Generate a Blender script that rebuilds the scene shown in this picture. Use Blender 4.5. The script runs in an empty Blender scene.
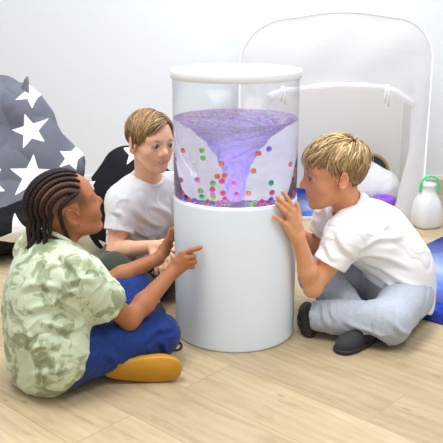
import bpy, math, random
import numpy as np
from mathutils import Vector, Matrix

random.seed(7)
RNG = np.random.default_rng(7)
scene = bpy.context.scene
COL = scene.collection
PI = math.pi


# ------------------------------------------------------------------ colour and materials
def lin(c):
    return tuple((x / 12.92 if x <= 0.04045 else ((x + 0.055) / 1.055) ** 2.4) for x in (v / 255.0 for v in c))


def rgba(c):
    return (*lin(c), 1.0)


class NT:
    """small helper around a node tree"""

    def __init__(self, name):
        self.m = bpy.data.materials.new(name)
        self.m.use_nodes = True
        self.t = self.m.node_tree
        self.t.nodes.clear()
        self.out = self.t.nodes.new('ShaderNodeOutputMaterial')

    def n(self, kind, **kw):
        nd = self.t.nodes.new('ShaderNode' + kind)
        for k, v in kw.items():
            if k.startswith('i_'):
                nd.inputs[k[2:].replace('_', ' ')].default_value = v
            else:
                setattr(nd, k, v)
        return nd

    def l(self, a, b):
        self.t.links.new(a, b)

    def surf(self, s):
        self.l(s, self.out.inputs['Surface'])

    def coords(self, scale=(1, 1, 1), rot=(0, 0, 0), loc=(0, 0, 0)):
        tc = self.n('TexCoord')
        mp = self.n('Mapping')
        mp.inputs['Scale'].default_value = scale
        mp.inputs['Rotation'].default_value = rot
        mp.inputs['Location'].default_value = loc
        self.l(tc.outputs['Object'], mp.inputs['Vector'])
        return mp.outputs['Vector']

    def noise(self, vec, scale, detail=3.0, rough=0.5, dist=0.0):
        nd = self.n('TexNoise')
        nd.inputs['Scale'].default_value = scale
        nd.inputs['Detail'].default_value = detail
        nd.inputs['Roughness'].default_value = rough
        nd.inputs['Distortion'].default_value = dist
        if vec is not None:
            self.l(vec, nd.inputs['Vector'])
        return nd.outputs['Fac']

    def ramp(self, fac, stops, interp='LINEAR'):
        nd = self.n('ValToRGB')
        cr = nd.color_ramp
        cr.interpolation = interp
        while len(cr.elements) < len(stops):
            cr.elements.new(0.5)
        for e, (p, c) in zip(cr.elements, stops):
            e.position = p
            e.color = c if len(c) == 4 else (*c, 1)
        self.l(fac, nd.inputs['Fac'])
        return nd.outputs['Color']

    def mix(self, fac, a, b, mode='MIX'):
        nd = self.n('MixRGB', blend_type=mode)
        for s, v in (('Fac', fac), ('Color1', a), ('Color2', b)):
            if isinstance(v, (int, float)):
                nd.inputs[s].default_value = v
            elif isinstance(v, tuple):
                nd.inputs[s].default_value = v if len(v) == 4 else (*v, 1)
            else:
                self.l(v, nd.inputs[s])
        return nd.outputs['Color']

    def math(self, op, a, b=None):
        nd = self.n('Math', operation=op)
        for i, v in enumerate((a, b)):
            if v is None:
                continue
            if isinstance(v, (int, float)):
                nd.inputs[i].default_value = v
            else:
                self.l(v, nd.inputs[i])
        return nd.outputs[0]

    def attr(self, name, out='Fac'):
        nd = self.n('Attribute', attribute_name=name)
        return nd.outputs[out]

    def bump(self, h, strength, dist=0.002):
        nd = self.n('Bump')
        nd.inputs['Strength'].default_value = strength
        nd.inputs['Distance'].default_value = dist
        self.l(h, nd.inputs['Height'])
        return nd.outputs['Normal']

    def principled(self, color=None, rough=0.6, normal=None, **kw):
        nd = self.n('BsdfPrincipled')
        if color is not None:
            if isinstance(color, tuple):
                nd.inputs['Base Color'].default_value = color if len(color) == 4 else (*color, 1)
            else:
                self.l(color, nd.inputs['Base Color'])
        nd.inputs['Roughness'].default_value = rough
        for k, v in kw.items():
            key = k.replace('_', ' ')
            if key in nd.inputs:
                nd.inputs[key].default_value = v
        if normal is not None:
            self.l(normal, nd.inputs['Normal'])
        return nd.outputs['BSDF']


def plain(name, rgb, rough=0.6, bump=0.0, bscale=200.0, var=0.0, **kw):
    t = NT(name)
    v = t.coords()
    nz = t.noise(v, bscale, 2)
    c = rgba(rgb)
    col = c
    if var:
        col = t.mix(t.noise(v, bscale * 0.12, 3), tuple(x * (1 - var) for x in c[:3]), tuple(min(1, x * (1 + var)) for x in c[:3]))
    t.surf(t.principled(col, rough, t.bump(nz, bump) if bump else None, **kw))
    return t.m


# ------------------------------------------------------------------ object helpers
def link(o, parent=None):
    COL.objects.link(o)
    if parent is not None:
        o.parent = parent
    return o


def mesh_obj(name, verts, faces, mat, parent=None, smooth=True, attrs=None, origin=None):
    """verts in world space; stored relative to the parent's (or given) origin"""
    verts = np.asarray(verts, dtype=np.float64).reshape(-1, 3)
    org = np.array(origin if origin is not None else (world_loc(parent) if parent else (0, 0, 0)), dtype=np.float64)
    me = bpy.data.meshes.new(name)
    if isinstance(faces, np.ndarray) and faces.ndim == 2:
        me.vertices.add(len(verts))
        me.vertices.foreach_set('co', (verts - org).astype(np.float32).ravel())
        nf, k = faces.shape
        me.loops.add(nf * k)
        me.loops.foreach_set('vertex_index', faces.astype(np.int32).ravel())
        me.polygons.add(nf)
        me.polygons.foreach_set('loop_start', np.arange(0, nf * k, k, dtype=np.int32))
        me.update(calc_edges=True)
    else:
        me.from_pydata((verts - org).tolist(), [], [list(f) for f in faces])
        me.update()
    me.polygons.foreach_set('use_smooth', np.full(len(me.polygons), bool(smooth)))
    if attrs:
        for k, a in attrs.items():
            a = np.asarray(a, dtype=np.float32)
            if a.ndim == 1:
                at = me.attributes.new(k, 'FLOAT', 'POINT')
                at.data.foreach_set('value', a)
            else:
                at = me.attributes.new(k, 'FLOAT_COLOR', 'POINT')
                if a.shape[1] == 3:
                    a = np.concatenate([a, np.ones((len(a), 1), np.float32)], 1)
                at.data.foreach_set('color', a.ravel())
    if mat is not None:
        for m in (mat if isinstance(mat, (list, tuple)) else [mat]):
            me.materials.append(m)
    o = bpy.data.objects.new(name, me)
    link(o, parent)
    if parent is None:
        o.location = org
    else:
        o.location = org - np.array(world_loc(parent))
    return o


def world_loc(o):
    l = Vector((0, 0, 0))
    while o is not None:
        l = l + o.location
        o = o.parent
    return tuple(l)


def tag(o, label, cat, group=None, kind=None):
    o['label'] = label
    o['category'] = cat
    if group:
        o['group'] = group
    if kind:
        o['kind'] = kind
    return o


def thing(name, loc, label, cat, group=None):
    o = bpy.data.objects.new(name, None)
    o.empty_display_size = 0.05
    link(o)
    o.location = loc
    return tag(o, label, cat, group)


class MB:
    """collects verts / faces"""

    def __init__(self):
        self.v = []
        self.f = []

    def add(self, vs, fs):
        b = len(self.v)
        self.v.extend([tuple(map(float, p)) for p in vs])
        self.f.extend([tuple(b + i for i in f) for f in fs])

    def lathe(self, prof, center=(0, 0, 0), n=64, close=False):
        """prof: list of (r, z)"""
        vs, fs = [], []
        for r, z in prof:
            for i in range(n):
                a = 2 * PI * i / n
                vs.append((center[0] + r * math.cos(a), center[1] + r * math.sin(a), center[2] + z))
        m = len(prof)
        for j in range(m if close else m - 1):
            j2 = (j + 1) % m
            for i in range(n):
                i2 = (i + 1) % n
                fs.append((j * n + i, j * n + i2, j2 * n + i2, j2 * n + i))
        self.add(vs, fs)

    def tube(self, pts, rad, n=8, closed=False, cap=True, flat=None):
        """tube through pts; rad scalar, list or function; flat = (axis vector, squash)"""
        P = [np.array(p, float) for p in pts]
        m = len(P)
        R = [rad] * m if isinstance(rad, (int, float)) else list(rad)
        T = []
        for i in range(m):
            a = P[(i - 1) % m] if (closed or i > 0) else P[i]
            b = P[(i + 1) % m] if (closed or i < m - 1) else P[i]
            d = b - a
            T.append(d / (np.linalg.norm(d) + 1e-12))
        ref = np.array((0, 0, 1.0))
        if abs(T[0] @ ref) > 0.9:
            ref = np.array((1.0, 0, 0))
        if flat is not None:
            ref = np.array(flat[0], float)
        u = ref - T[0] * (ref @ T[0])
        u /= np.linalg.norm(u)
        vs, fs = [], []
        for i in range(m):
            if flat is not None:
                u = np.array(flat[0], float)
            u = u - T[i] * (u @ T[i])
            u /= (np.linalg.norm(u) + 1e-12)
            w = np.cross(T[i], u)
            sq = flat[1] if flat is not None else 1.0
            for k in range(n):
                a = 2 * PI * k / n
                vs.append(P[i] + R[i] * (sq * math.cos(a) * u + math.sin(a) * w))
        for i in range(m if closed else m - 1):
            i2 = (i + 1) % m
            for k in range(n):
                k2 = (k + 1) % n
                fs.append((i * n + k, i * n + k2, i2 * n + k2, i2 * n + k))
        if cap and not closed:
            fs.append(tuple(range(n - 1, -1, -1)))
            fs.append(tuple((m - 1) * n + k for k in range(n)))
        self.add(vs, fs)

    def box(self, lo, hi):
        x0, y0, z0 = lo
        x1, y1, z1 = hi
        self.add([(x0, y0, z0), (x1, y0, z0), (x1, y1, z0), (x0, y1, z0), (x0, y0, z1), (x1, y0, z1), (x1, y1, z1), (x0, y1, z1)],
                 [(0, 3, 2, 1), (4, 5, 6, 7), (0, 1, 5, 4), (1, 2, 6, 5), (2, 3, 7, 6), (3, 0, 4, 7)])

    def sphere(self, c, r, nu=16, nv=10):
        c = np.array(c, float)
        r = np.array([r, r, r] if isinstance(r, (int, float)) else r, float)
        vs = [c + r * (0, 0, 1)]
        for j in range(1, nv):
            t = PI * j / nv
            for i in range(nu):
                a = 2 * PI * i / nu
                vs.append(c + r * (math.sin(t) * math.cos(a), math.sin(t) * math.sin(a), math.cos(t)))
        vs.append(c - r * (0, 0, 1))
        fs = [(0, 1 + i, 1 + (i + 1) % nu) for i in range(nu)]
        for j in range(nv - 2):
            for i in range(nu):
                a, b = 1 + j * nu + i, 1 + j * nu + (i + 1) % nu
                fs.append((a, a + nu, b + nu, b))
        L = len(vs) - 1
        o = 1 + (nv - 2) * nu
        fs += [(L, o + (i + 1) % nu, o + i) for i in range(nu)]
        self.add(vs, fs)

    def build(self, name, mat, parent=None, smooth=True, attrs=None, origin=None, bevel=0.0):
        o = mesh_obj(name, self.v, self.f, mat, parent, smooth, attrs, origin)
        if bevel:
            md = o.modifiers.new('bevel', 'BEVEL')
            md.width = bevel
            md.segments = 2
            md.limit_method = 'ANGLE'
        return o


# ------------------------------------------------------------------ value noise
_LAT = RNG.random((32, 32, 32)).astype(np.float32)


def vnoise(p, freq=1.0, seed=0.0):
    q = np.asarray(p, dtype=np.float32) * freq + np.float32(seed * 7.31 + 100.0)
    i = np.floor(q).astype(np.int32)
    f = q - i
    f = f * f * (3 - 2 * f)
    out = 0
    for dx in (0, 1):
        for dy in (0, 1):
            for dz in (0, 1):
                w = (f[..., 0] if dx else 1 - f[..., 0]) * (f[..., 1] if dy else 1 - f[..., 1]) * (f[..., 2] if dz else 1 - f[..., 2])
                out = out + w * _LAT[(i[..., 0] + dx) % 32, (i[..., 1] + dy) % 32, (i[..., 2] + dz) % 32]
    return out * 2 - 1


def ridged(p, freq, seed=0):
    n = 1 - np.abs(vnoise(p, freq, seed))
    return n * n


# ------------------------------------------------------------------ signed distance sculpting
def smin(a, b, k):
    if k <= 0:
        return np.minimum(a, b)
    h = np.maximum(k - np.abs(a - b), 0) / k
    return np.minimum(a, b) - h * h * k * 0.25


def _v(p):
    return np.array(p, dtype=np.float32)


def d_cap(a, b, ra, rb):
    a, b = _v(a), _v(b)
    ba = b - a
    L2 = float(ba @ ba) + 1e-12

    def fn(X, Y, Z):
        px, py, pz = X - a[0], Y - a[1], Z - a[2]
        t = np.clip((px * ba[0] + py * ba[1] + pz * ba[2]) / L2, 0, 1)
        return np.sqrt((px - t * ba[0]) ** 2 + (py - t * ba[1]) ** 2 + (pz - t * ba[2]) ** 2) - (ra + (rb - ra) * t)
    r = max(ra, rb)
    return fn, np.minimum(a, b) - r, np.maximum(a, b) + r


def d_ecap(a, b, ra, rb, front, sq):
    """tapered capsule squashed by sq along the front direction"""
    a, b, fr = _v(a), _v(b), _v(front)
    ba = b - a
    fr = fr - ba * (fr @ ba) / (ba @ ba)
    fr = fr / np.linalg.norm(fr)
    L2 = float(ba @ ba) + 1e-12

    def fn(X, Y, Z):
        px, py, pz = X - a[0], Y - a[1], Z - a[2]
        t = np.clip((px * ba[0] + py * ba[1] + pz * ba[2]) / L2, 0, 1)
        qx, qy, qz = px - t * ba[0], py - t * ba[1], pz - t * ba[2]
        qf = (qx * fr[0] + qy * fr[1] + qz * fr[2]) * (1 / sq - 1)
        qx, qy, qz = qx + fr[0] * qf, qy + fr[1] * qf, qz + fr[2] * qf
        return (np.sqrt(qx * qx + qy * qy + qz * qz) - (ra + (rb - ra) * t)) * (0.5 + 0.5 * sq)
    r = max(ra, rb)
    return fn, np.minimum(a, b) - r, np.maximum(a, b) + r


def d_ell(c, r, M=None):
    c, r = _v(c), _v(r)
    M = np.eye(3, dtype=np.float32) if M is None else np.asarray(M, dtype=np.float32)   # columns = axes

    def fn(X, Y, Z):
        px, py, pz = X - c[0], Y - c[1], Z - c[2]
        u = px * M[0, 0] + py * M[1, 0] + pz * M[2, 0]
        v = px * M[0, 1] + py * M[1, 1] + pz * M[2, 1]
        w = px * M[0, 2] + py * M[1, 2] + pz * M[2, 2]
        k0 = np.sqrt((u / r[0]) ** 2 + (v / r[1]) ** 2 + (w / r[2]) ** 2)
        k1 = np.sqrt((u / r[0] ** 2) ** 2 + (v / r[1] ** 2) ** 2 + (w / r[2] ** 2) ** 2) + 1e-9
        return k0 * (k0 - 1) / k1
    e = np.sqrt(((M * r[None, :]) ** 2).sum(1))
    return fn, c - e, c + e


def d_cut(prim, point, normal):
    """prim limited to the side against the normal"""
    fn0, lo, hi = prim
    p, n = _v(point), _v(normal)
    n = n / np.linalg.norm(n)

    def fn(X, Y, Z):
        return np.maximum(fn0(X, Y, Z), (X - p[0]) * n[0] + (Y - p[1]) * n[1] + (Z - p[2]) * n[2])
    return fn, lo, hi


class Sdf:
    def __init__(self, lo, hi, h=0.0025):
        self.lo = _v(lo)
        self.h = h
        self.dim = np.ceil((np.array(hi) - np.array(lo)) / h).astype(int) + 1
        self.f = np.full(self.dim, 0.08, dtype=np.float32)

    def _region(self, lo, hi, pad):
        i0 = np.maximum(np.floor((lo - pad - self.lo) / self.h).astype(int), 0)
        i1 = np.minimum(np.ceil((hi + pad - self.lo) / self.h).astype(int) + 1, self.dim)
        if np.any(i1 <= i0):
            return None
        ax = [self.lo[k] + self.h * np.arange(i0[k], i1[k], dtype=np.float32) for k in range(3)]
        return tuple(slice(a, b) for a, b in zip(i0, i1)), ax[0][:, None, None], ax[1][None, :, None], ax[2][None, None, :]

    def add(self, prim, k=0.01):
        fn, lo, hi = prim
        r = self._region(lo, hi, k + 3 * self.h)
        if r:
            s, X, Y, Z = r
            self.f[s] = smin(self.f[s], fn(X, Y, Z).astype(np.float32), k)
        return self

    def group(self, prims, kin, k):
        """union several prims with a tight blend, then blend the result in"""
        lo = np.min([p[1] for p in prims], 0)
        hi = np.max([p[2] for p in prims], 0)
        r = self._region(lo, hi, k + 3 * self.h)
        if r:
            s, X, Y, Z = r
            d = None
            for p in prims:
                e = p[0](X, Y, Z).astype(np.float32)
                d = e if d is None else smin(d, e, kin)
            self.f[s] = smin(self.f[s], d, k)
        return self

    def sub(self, prim, k=0.005):
        fn, lo, hi = prim
        r = self._region(lo, hi, k + 3 * self.h)
        if r:
            s, X, Y, Z = r
            self.f[s] = -smin(-self.f[s], fn(X, Y, Z).astype(np.float32), k)
        return self

    def cut(self, point, normal):
        p, n = _v(point), _v(normal)
        n = n / np.linalg.norm(n)
        r = self._region(self.lo, self.lo + self.h * self.dim, 0)
        s, X, Y, Z = r
        self.f[s] = np.maximum(self.f[s], (X - p[0]) * n[0] + (Y - p[1]) * n[1] + (Z - p[2]) * n[2])
        return self

    def mesh(self, relax=1):
        f = self.f
        g = np.pad(f, 1, constant_values=0.08)
        lo = self.lo - self.h
        neg = g < 0
        nx, ny, nz = np.array(g.shape) - 1
        c = np.zeros((nx, ny, nz), dtype=np.uint8)
        for dx in (0, 1):
            for dy in (0, 1):
                for dz in (0, 1):
                    c += neg[dx:nx + dx, dy:ny + dy, dz:nz + dz]
        act = (c > 0) & (c < 8)
        I = np.argwhere(act)
        idx = np.full((nx, ny, nz), -1, dtype=np.int32)
        idx[act] = np.arange(len(I), dtype=np.int32)
        acc = np.zeros((len(I), 3), np.float32)
        cnt = np.zeros(len(I), np.float32)
        cor = [(a, b, d) for a in (0, 1) for b in (0, 1) for d in (0, 1)]
        val = {o: g[I[:, 0] + o[0], I[:, 1] + o[1], I[:, 2] + o[2]] for o in cor}
        for o in cor:
            for ax in range(3):
                if o[ax] == 0:
                    q = list(o)
                    q[ax] = 1
                    va, vb = val[o], val[tuple(q)]
                    m = (va < 0) != (vb < 0)
                    t = va[m] / (va[m] - vb[m])
                    pt = np.tile(np.array(o, np.float32), (int(m.sum()), 1))
                    pt[:, ax] = t
                    acc[m] += pt
                    cnt[m] += 1
        V = (I + acc / cnt[:, None]) * self.h + lo
        F = []
        for ax in range(3):
            sl0 = [slice(1, None)] * 3
            b, d = [k for k in range(3) if k != ax]
            s0 = [slice(None)] * 3
            s1 = [slice(None)] * 3
            s0[ax] = slice(0, -1)
            s1[ax] = slice(1, None)
            A, B = neg[tuple(s0)], neg[tuple(s1)]
            E = np.argwhere(A != B)
            ok = (E[:, b] > 0) & (E[:, d] > 0) & (E[:, b] < idx.shape[b]) & (E[:, d] < idx.shape[d])
            E = E[ok]
            sgn = A[tuple(E.T)]
            def at(ob, od):
                q = E.copy()
                q[:, b] -= ob
                q[:, d] -= od
                return idx[tuple(q.T)]
            quad = np.stack([at(0, 0), at(1, 0), at(1, 1), at(0, 1)], 1)
            flip = sgn if ax != 1 else ~sgn
            quad[flip] = quad[flip][:, ::-1]
            F.append(quad)
        F = np.concatenate(F)[:, ::-1]
        F = F[(F >= 0).all(1)]
        for _ in range(relax):
            V = laplace(V, F, 0.5)
        return V.astype(np.float64), F


def laplace(V, F, w):
    s = np.zeros_like(V)
    n = np.zeros(len(V))
    for k in range(4):
        a, b = F[:, k], F[:, (k + 1) % 4]
        for d in range(3):
            s[:, d] += np.bincount(a, V[b, d], len(V)) + np.bincount(b, V[a, d], len(V))
        n += np.bincount(a, minlength=len(V)) + np.bincount(b, minlength=len(V))
    return V * (1 - w) + w * s / np.maximum(n, 1)[:, None]


def vnormals(V, F):
    a = V[F[:, 2]] - V[F[:, 0]]
    b = V[F[:, 3]] - V[F[:, 1]]
    fn = np.cross(a, b)
    N = np.zeros_like(V)
    for k in range(4):
        for d in range(3):
            N[:, d] += np.bincount(F[:, k], fn[:, d], len(V))
    return N / (np.linalg.norm(N, axis=1, keepdims=True) + 1e-12)


def compact(V, F, attrs=None):
    used = np.unique(F)
    mp = np.full(len(V), -1, np.int64)
    mp[used] = np.arange(len(used))
    return V[used], mp[F], ({k: a[used] for k, a in attrs.items()} if attrs else None)


def smooth01(x, a, b):
    t = np.clip((x - a) / (b - a), 0, 1)
    return t * t * (3 - 2 * t)


def nrm(v):
    v = np.array(v, float)
    return v / np.linalg.norm(v)


def seg_dist(P, a, b):
    a, b = np.array(a, float), np.array(b, float)
    t = np.clip(((P - a) @ (b - a)) / ((b - a) @ (b - a)), 0, 1)
    return np.linalg.norm(P - a - t[:, None] * (b - a), axis=1), t

# ------------------------------------------------------------------ settings
LED = 4.6
WATER_IOR = 1.2
WORLD = 0.72
LAMP = 42.0
EXPOSURE = 0.0
# ------------------------------------------------------------------ the room
def struct(o):
    o['kind'] = 'structure'
    return o


def mat_floor():
    t = NT('oak_laminate')
    v = t.coords(rot=(0, 0, math.radians(42.5)), loc=(0.62, 0.017, 0))
    br = t.n('TexBrick')
    br.offset = 0.37
    br.offset_frequency = 2
    br.squash = 1.0
    for k, x in (('Scale', 1.0), ('Mortar Size', 0.0011), ('Mortar Smooth', 0.2), ('Bias', 0.0), ('Brick Width', 1.25), ('Row Height', 0.19)):
        br.inputs[k].default_value = x
    br.inputs['Color1'].default_value = (0.0, 0.0, 0.0, 1)
    br.inputs['Color2'].default_value = (1.0, 1.0, 1.0, 1)
    br.inputs['Mortar'].default_value = (0.5, 0.5, 0.5, 1)
    t.l(v, br.inputs['Vector'])
    # grain: stretched noise, shifted per plank
    sh = t.n('VectorMath', operation='MULTIPLY_ADD')
    t.l(br.outputs['Color'], sh.inputs[0])
    sh.inputs[1].default_value = (3.1, 1.7, 5.0)
    t.l(v, sh.inputs[2])
    mp = t.n('Mapping')
    mp.inputs['Scale'].default_value = (1.5, 7.0, 1.0)
    t.l(sh.outputs[0], mp.inputs['Vector'])
    g1 = t.noise(mp.outputs[0], 3.0, 6, 0.62, 0.9)
    mp2 = t.n('Mapping')
    mp2.inputs['Scale'].default_value = (1.1, 5.0, 1.0)
    t.l(sh.outputs[0], mp2.inputs['Vector'])
    wv = t.n('TexWave', wave_type='BANDS', bands_direction='Y')
    for k, x in (('Scale', 2.0), ('Distortion', 9.0), ('Detail', 2.0), ('Detail Scale', 0.7)):
        wv.inputs[k].default_value = x
    t.l(mp2.outputs[0], wv.inputs['Vector'])
    fine = t.n('Mapping')
    fine.inputs['Scale'].default_value = (5.0, 160.0, 1.0)
    t.l(sh.outputs[0], fine.inputs['Vector'])
    g3 = t.noise(fine.outputs[0], 2.0, 3, 0.6)
    c = t.ramp(g1, [(0.22, lin((158, 136, 103))), (0.45, lin((188, 168, 133))), (0.75, lin((203, 186, 153)))])
    c = t.mix(0.13, c, t.ramp(wv.outputs['Fac'], [(0.0, lin((160, 134, 98))), (0.5, lin((196, 176, 142))), (1.0, lin((214, 198, 168)))]))
    c = t.mix(0.08, c, t.ramp(g3, [(0.3, lin((160, 130, 92))), (0.7, lin((236, 216, 182)))]))
    tint = t.ramp(br.outputs['Color'], [(0.0, (0.735, 0.72, 0.70)), (1.0, (1.04, 1.04, 1.03))])
    c = t.mix(1.0, c, tint, 'MULTIPLY')
    # knots
    mk = t.n('Mapping')
    mk.inputs['Scale'].default_value = (3.2, 8.0, 1.0)
    t.l(sh.outputs[0], mk.inputs['Vector'])
    vo = t.n('TexVoronoi')
    vo.inputs['Scale'].default_value = 1.9
    t.l(mk.outputs[0], vo.inputs['Vector'])
    kn = t.ramp(vo.outputs['Distance'], [(0.0, (1, 1, 1)), (0.05, (0.6, 0.6, 0.6)), (0.11, (0, 0, 0))])
    c = t.mix(t.math('MULTIPLY', kn, 0.55), c, (*lin((118, 84, 50)), 1))
    c = t.mix(t.math('MULTIPLY', br.outputs['Fac'], 0.75), c, (*lin((150, 120, 84)), 1))
    t.surf(t.principled(c, 0.42, t.bump(g1, 0.06, 0.001), Specular_IOR_Level=0.35))
    return t.m


def build_room():
    m = MB()
    m.add([(-3.2, -3.2, 0), (3.2, -3.2, 0), (3.2, 2.12, 0), (-3.2, 2.12, 0)], [(0, 1, 2, 3)])
    struct(m.build('floor', mat_floor(), smooth=False))
    t = NT('white_wall_paint')
    v = t.coords()
    t.surf(t.principled(rgba((229, 234, 240)), 0.75, t.bump(t.noise(v, 90, 3), 0.04)))
    m = MB()
    m.box((-3.2, 2.12, 0), (0.255, 2.2, 2.6))
    m.box((0.259, 2.12, 0), (3.2, 2.2, 2.6))
    m.box((0.25, 2.126, 0), (0.265, 2.19, 2.6))
    struct(m.build('wall_back', t.m, smooth=False))
    m = MB()
    m.box((-3.2, 2.112, 0), (3.2, 2.12, 0.03))
    struct(m.build('baseboard_back', plain('white_skirting', (236, 236, 234), 0.5), smooth=False, bevel=0.002))


# ------------------------------------------------------------------ the vortex tube
def lit(t):
    return t


def build_tube():
    root = thing('vortex_tube', (0, 0, 0), 'tall white sensory column with a clear water-filled top and round lid', 'sensory tube')
    white = NT('white_satin_plastic')
    v = white.coords((1, 1, 0.02))
    white.surf(white.principled(rgba((229, 241, 251)), 0.32, white.bump(white.noise(v, 28, 2), 0.03, 0.002), Specular_IOR_Level=0.4))
    b = MB()
    b.lathe([(0.0, 0.0), (0.186, 0.0), (0.1895, 0.003), (0.19, 0.008), (0.19, 0.440), (0.1895, 0.4465), (0.188, 0.448), (0.0, 0.448)], n=128)
    b.build('base', white.m, root)
    lid = MB()
    lid.lathe([(0.0, 0.8015), (0.1925, 0.8015), (0.194, 0.803), (0.1942, 0.8225), (0.1935, 0.8258), (0.191, 0.8268), (0.0, 0.8268)], n=128)
    lid.build('lid', plain('white_lid_plastic', (240, 244, 247), 0.28), root)
    # clear acrylic: a thin sheet
    a = NT('clear_acrylic')
    tr = a.n('BsdfTransparent')
    tr.inputs['Color'].default_value = (0.975, 0.978, 0.985, 1)
    gl = a.n('BsdfGlossy')
    gl.inputs['Roughness'].default_value = 0.12
    lw = a.n('LayerWeight')
    lw.inputs['Blend'].default_value = 0.5
    ms = a.n('MixShader')
    fac = a.math('ADD', 0.012, a.math('MULTIPLY', a.math('POWER', lw.outputs['Facing'], 5.0), 0.45))
    a.l(fac, ms.inputs[0])
    a.l(tr.outputs[0], ms.inputs[1])
    a.l(gl.outputs[0], ms.inputs[2])
    a.surf(ms.outputs[0])
    s = MB()
    s.lathe([(0.1875, 0.4483), (0.1893, 0.4483), (0.1893, 0.8012), (0.1875, 0.8012)], n=128, close=True)
    s.build('acrylic_cylinder', a.m, root)
    # the light plate under the water
    e = NT('lit_led_plate')
    vv = e.coords()
    em = e.n('Emission')
    e.l(e.ramp(e.noise(vv, 16, 3), [(0.35, (0.50, 0.36, 1.0)), (0.65, (0.95, 0.82, 1.0))]), em.inputs['Color'])
    em.inputs['Strength'].default_value = LED
    e.surf(em.outputs[0])
    p = MB()
    p.lathe([(0.0, 0.4485), (0.181, 0.4485), (0.181, 0.4505), (0.0, 0.4505)], n=96)
    p.build('led_plate', e.m, root)

    # the spinning water: side and bottom clear, the funnel froth on top
    wat = NT('clear_water')
    gl = wat.n('BsdfRefraction')
    gl.inputs['IOR'].default_value = WATER_IOR
    gl.inputs['Roughness'].default_value = 0.0
    gl.inputs['Color'].default_value = (0.96, 0.95, 1.0, 1)
    # milky lilac veil in the surface stands in for scattered LED glow
    mk = wat.n('BsdfTranslucent')
    mk.inputs['Color'].default_value = (0.90, 0.87, 1.0, 1)
    md = wat.n('BsdfDiffuse')
    md.inputs['Color'].default_value = (0.90, 0.87, 1.0, 1)
    mm = wat.n('MixShader')
    mm.inputs[0].default_value = 0.6
    wat.l(md.outputs[0], mm.inputs[1])
    wat.l(mk.outputs[0], mm.inputs[2])
    mx = wat.n('MixShader')
    wat.l(wat.ramp(wat.noise(wat.coords((1, 1, 2.2)), 9, 5, 0.6, 0.6), [(0.35, (0.06, 0.06, 0.06)), (0.7, (0.26, 0.26, 0.26))]), mx.inputs[0])
    wat.l(gl.outputs[0], mx.inputs[1])
    wat.l(mm.outputs[0], mx.inputs[2])
    wat.surf(mx.outputs[0])
    n, zb, rim = 160, 0.4515, 0.684
    w = MB()
    w.lathe([(0.0, zb), (0.1868, zb), (0.1868, rim)], n=n)
    fr = [(0.1868, 0.0), (0.178, 0.002), (0.165, 0.006), (0.150, 0.012), (0.132, 0.021), (0.113, 0.033), (0.095, 0.047), (0.078, 0.063), (0.063, 0.081),
          (0.050, 0.101), (0.040, 0.122), (0.032, 0.144), (0.026, 0.166), (0.023, 0.188), (0.021, 0.208), (0.014, 0.222), (0.0005, 0.225)]
    # refine the profile
    prof = []
    for (r0, d0), (r1, d1) in zip(fr[:-1], fr[1:]):
        for q in range(4):
            prof.append((r0 + (r1 - r0) * q / 4, d0 + (d1 - d0) * q / 4))
    prof.append(fr[-1])
    f = MB()
    vs, fs = [], []
    for r, d in prof:
        for i in range(n):
            th = 2 * PI * i / n
            sw = th + 9.0 * d ** 0.6 / 0.25 ** 0.6
            amp = min(1.0, d / 0.03) * min(r, 0.03) * 0.16
            rr = r + amp * (math.sin(5 * sw) * 0.6 + math.sin(9 * sw + 3 * d * 40) * 0.4)
            z = rim - d + 0.0012 * math.sin(7 * sw) * min(1, d / 0.01)
            vs.append((rr * math.cos(th), rr * math.sin(th), z))
    for j in range(len(prof) - 1):
        for i in range(n):
            i2 = (i + 1) % n
            fs.append((j * n + i, j * n + i2, (j + 1) * n + i2, (j + 1) * n + i))
    f.add(vs, fs)
    o = w.build('water', wat.m, None)
    tag(o, 'clear lilac-lit water filling the lower part of the transparent cylinder', 'water', kind='stuff')
    # froth material
    fo = NT('swirling_froth')
    vec = fo.coords()
    sep = fo.n('SeparateXYZ')
    fo.l(vec, sep.inputs[0])
    ang = fo.math('ARCTAN2', sep.outputs[1], sep.outputs[0])
    cmb = fo.n('CombineXYZ')
    fo.l(fo.math('ADD', fo.math('MULTIPLY', ang, 1.9), fo.math('MULTIPLY', sep.outputs[2], 26.0)), cmb.inputs[0])
    fo.l(fo.math('MULTIPLY', sep.outputs[2], 34.0), cmb.inputs[1])
    streak = fo.noise(cmb.outputs[0], 2.3, 5, 0.6, 0.8)
    spk = fo.noise(vec, 130.0, 3, 0.7)
    col = fo.ramp(streak, [(0.28, lin((158, 140, 238))), (0.42, lin((198, 184, 250))), (0.54, lin((232, 224, 254))), (0.64, lin((150, 226, 246))), (0.69, lin((244, 240, 255)))])  # cyan and white stops paint highlights into the lavender froth
    # foam bubbles near the mouth of the funnel
    band = fo.n('MapRange')
    band.inputs['From Min'].default_value = 0.610
    band.inputs['From Max'].default_value = 0.672
    fo.l(sep.outputs[2], band.inputs['Value'])
    bub = fo.ramp(spk, [(0.40, lin((146, 126, 132))), (0.52, lin((200, 186, 188))), (0.62, lin((246, 243, 248)))])
    col = fo.mix(fo.math('MULTIPLY', band.outputs[0], 0.55), col, bub)
    di = fo.n('BsdfDiffuse')
    tl = fo.n('BsdfTranslucent')
    fo.l(col, di.inputs['Color'])
    fo.l(col, tl.inputs['Color'])
    m1 = fo.n('MixShader')
    m1.inputs[0].default_value = 0.55
    fo.l(di.outputs[0], m1.inputs[1])
    fo.l(tl.outputs[0], m1.inputs[2])
    g2 = fo.n('BsdfRefraction')
    g2.inputs['IOR'].default_value = WATER_IOR
    g2.inputs['Color'].default_value = (0.95, 0.94, 1, 1)
    m2 = fo.n('MixShader')
    clear = fo.ramp(streak, [(0.34, (0.92, 0.92, 0.92)), (0.62, (0.62, 0.62, 0.62))])
    fo.l(clear, m2.inputs[0])
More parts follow.
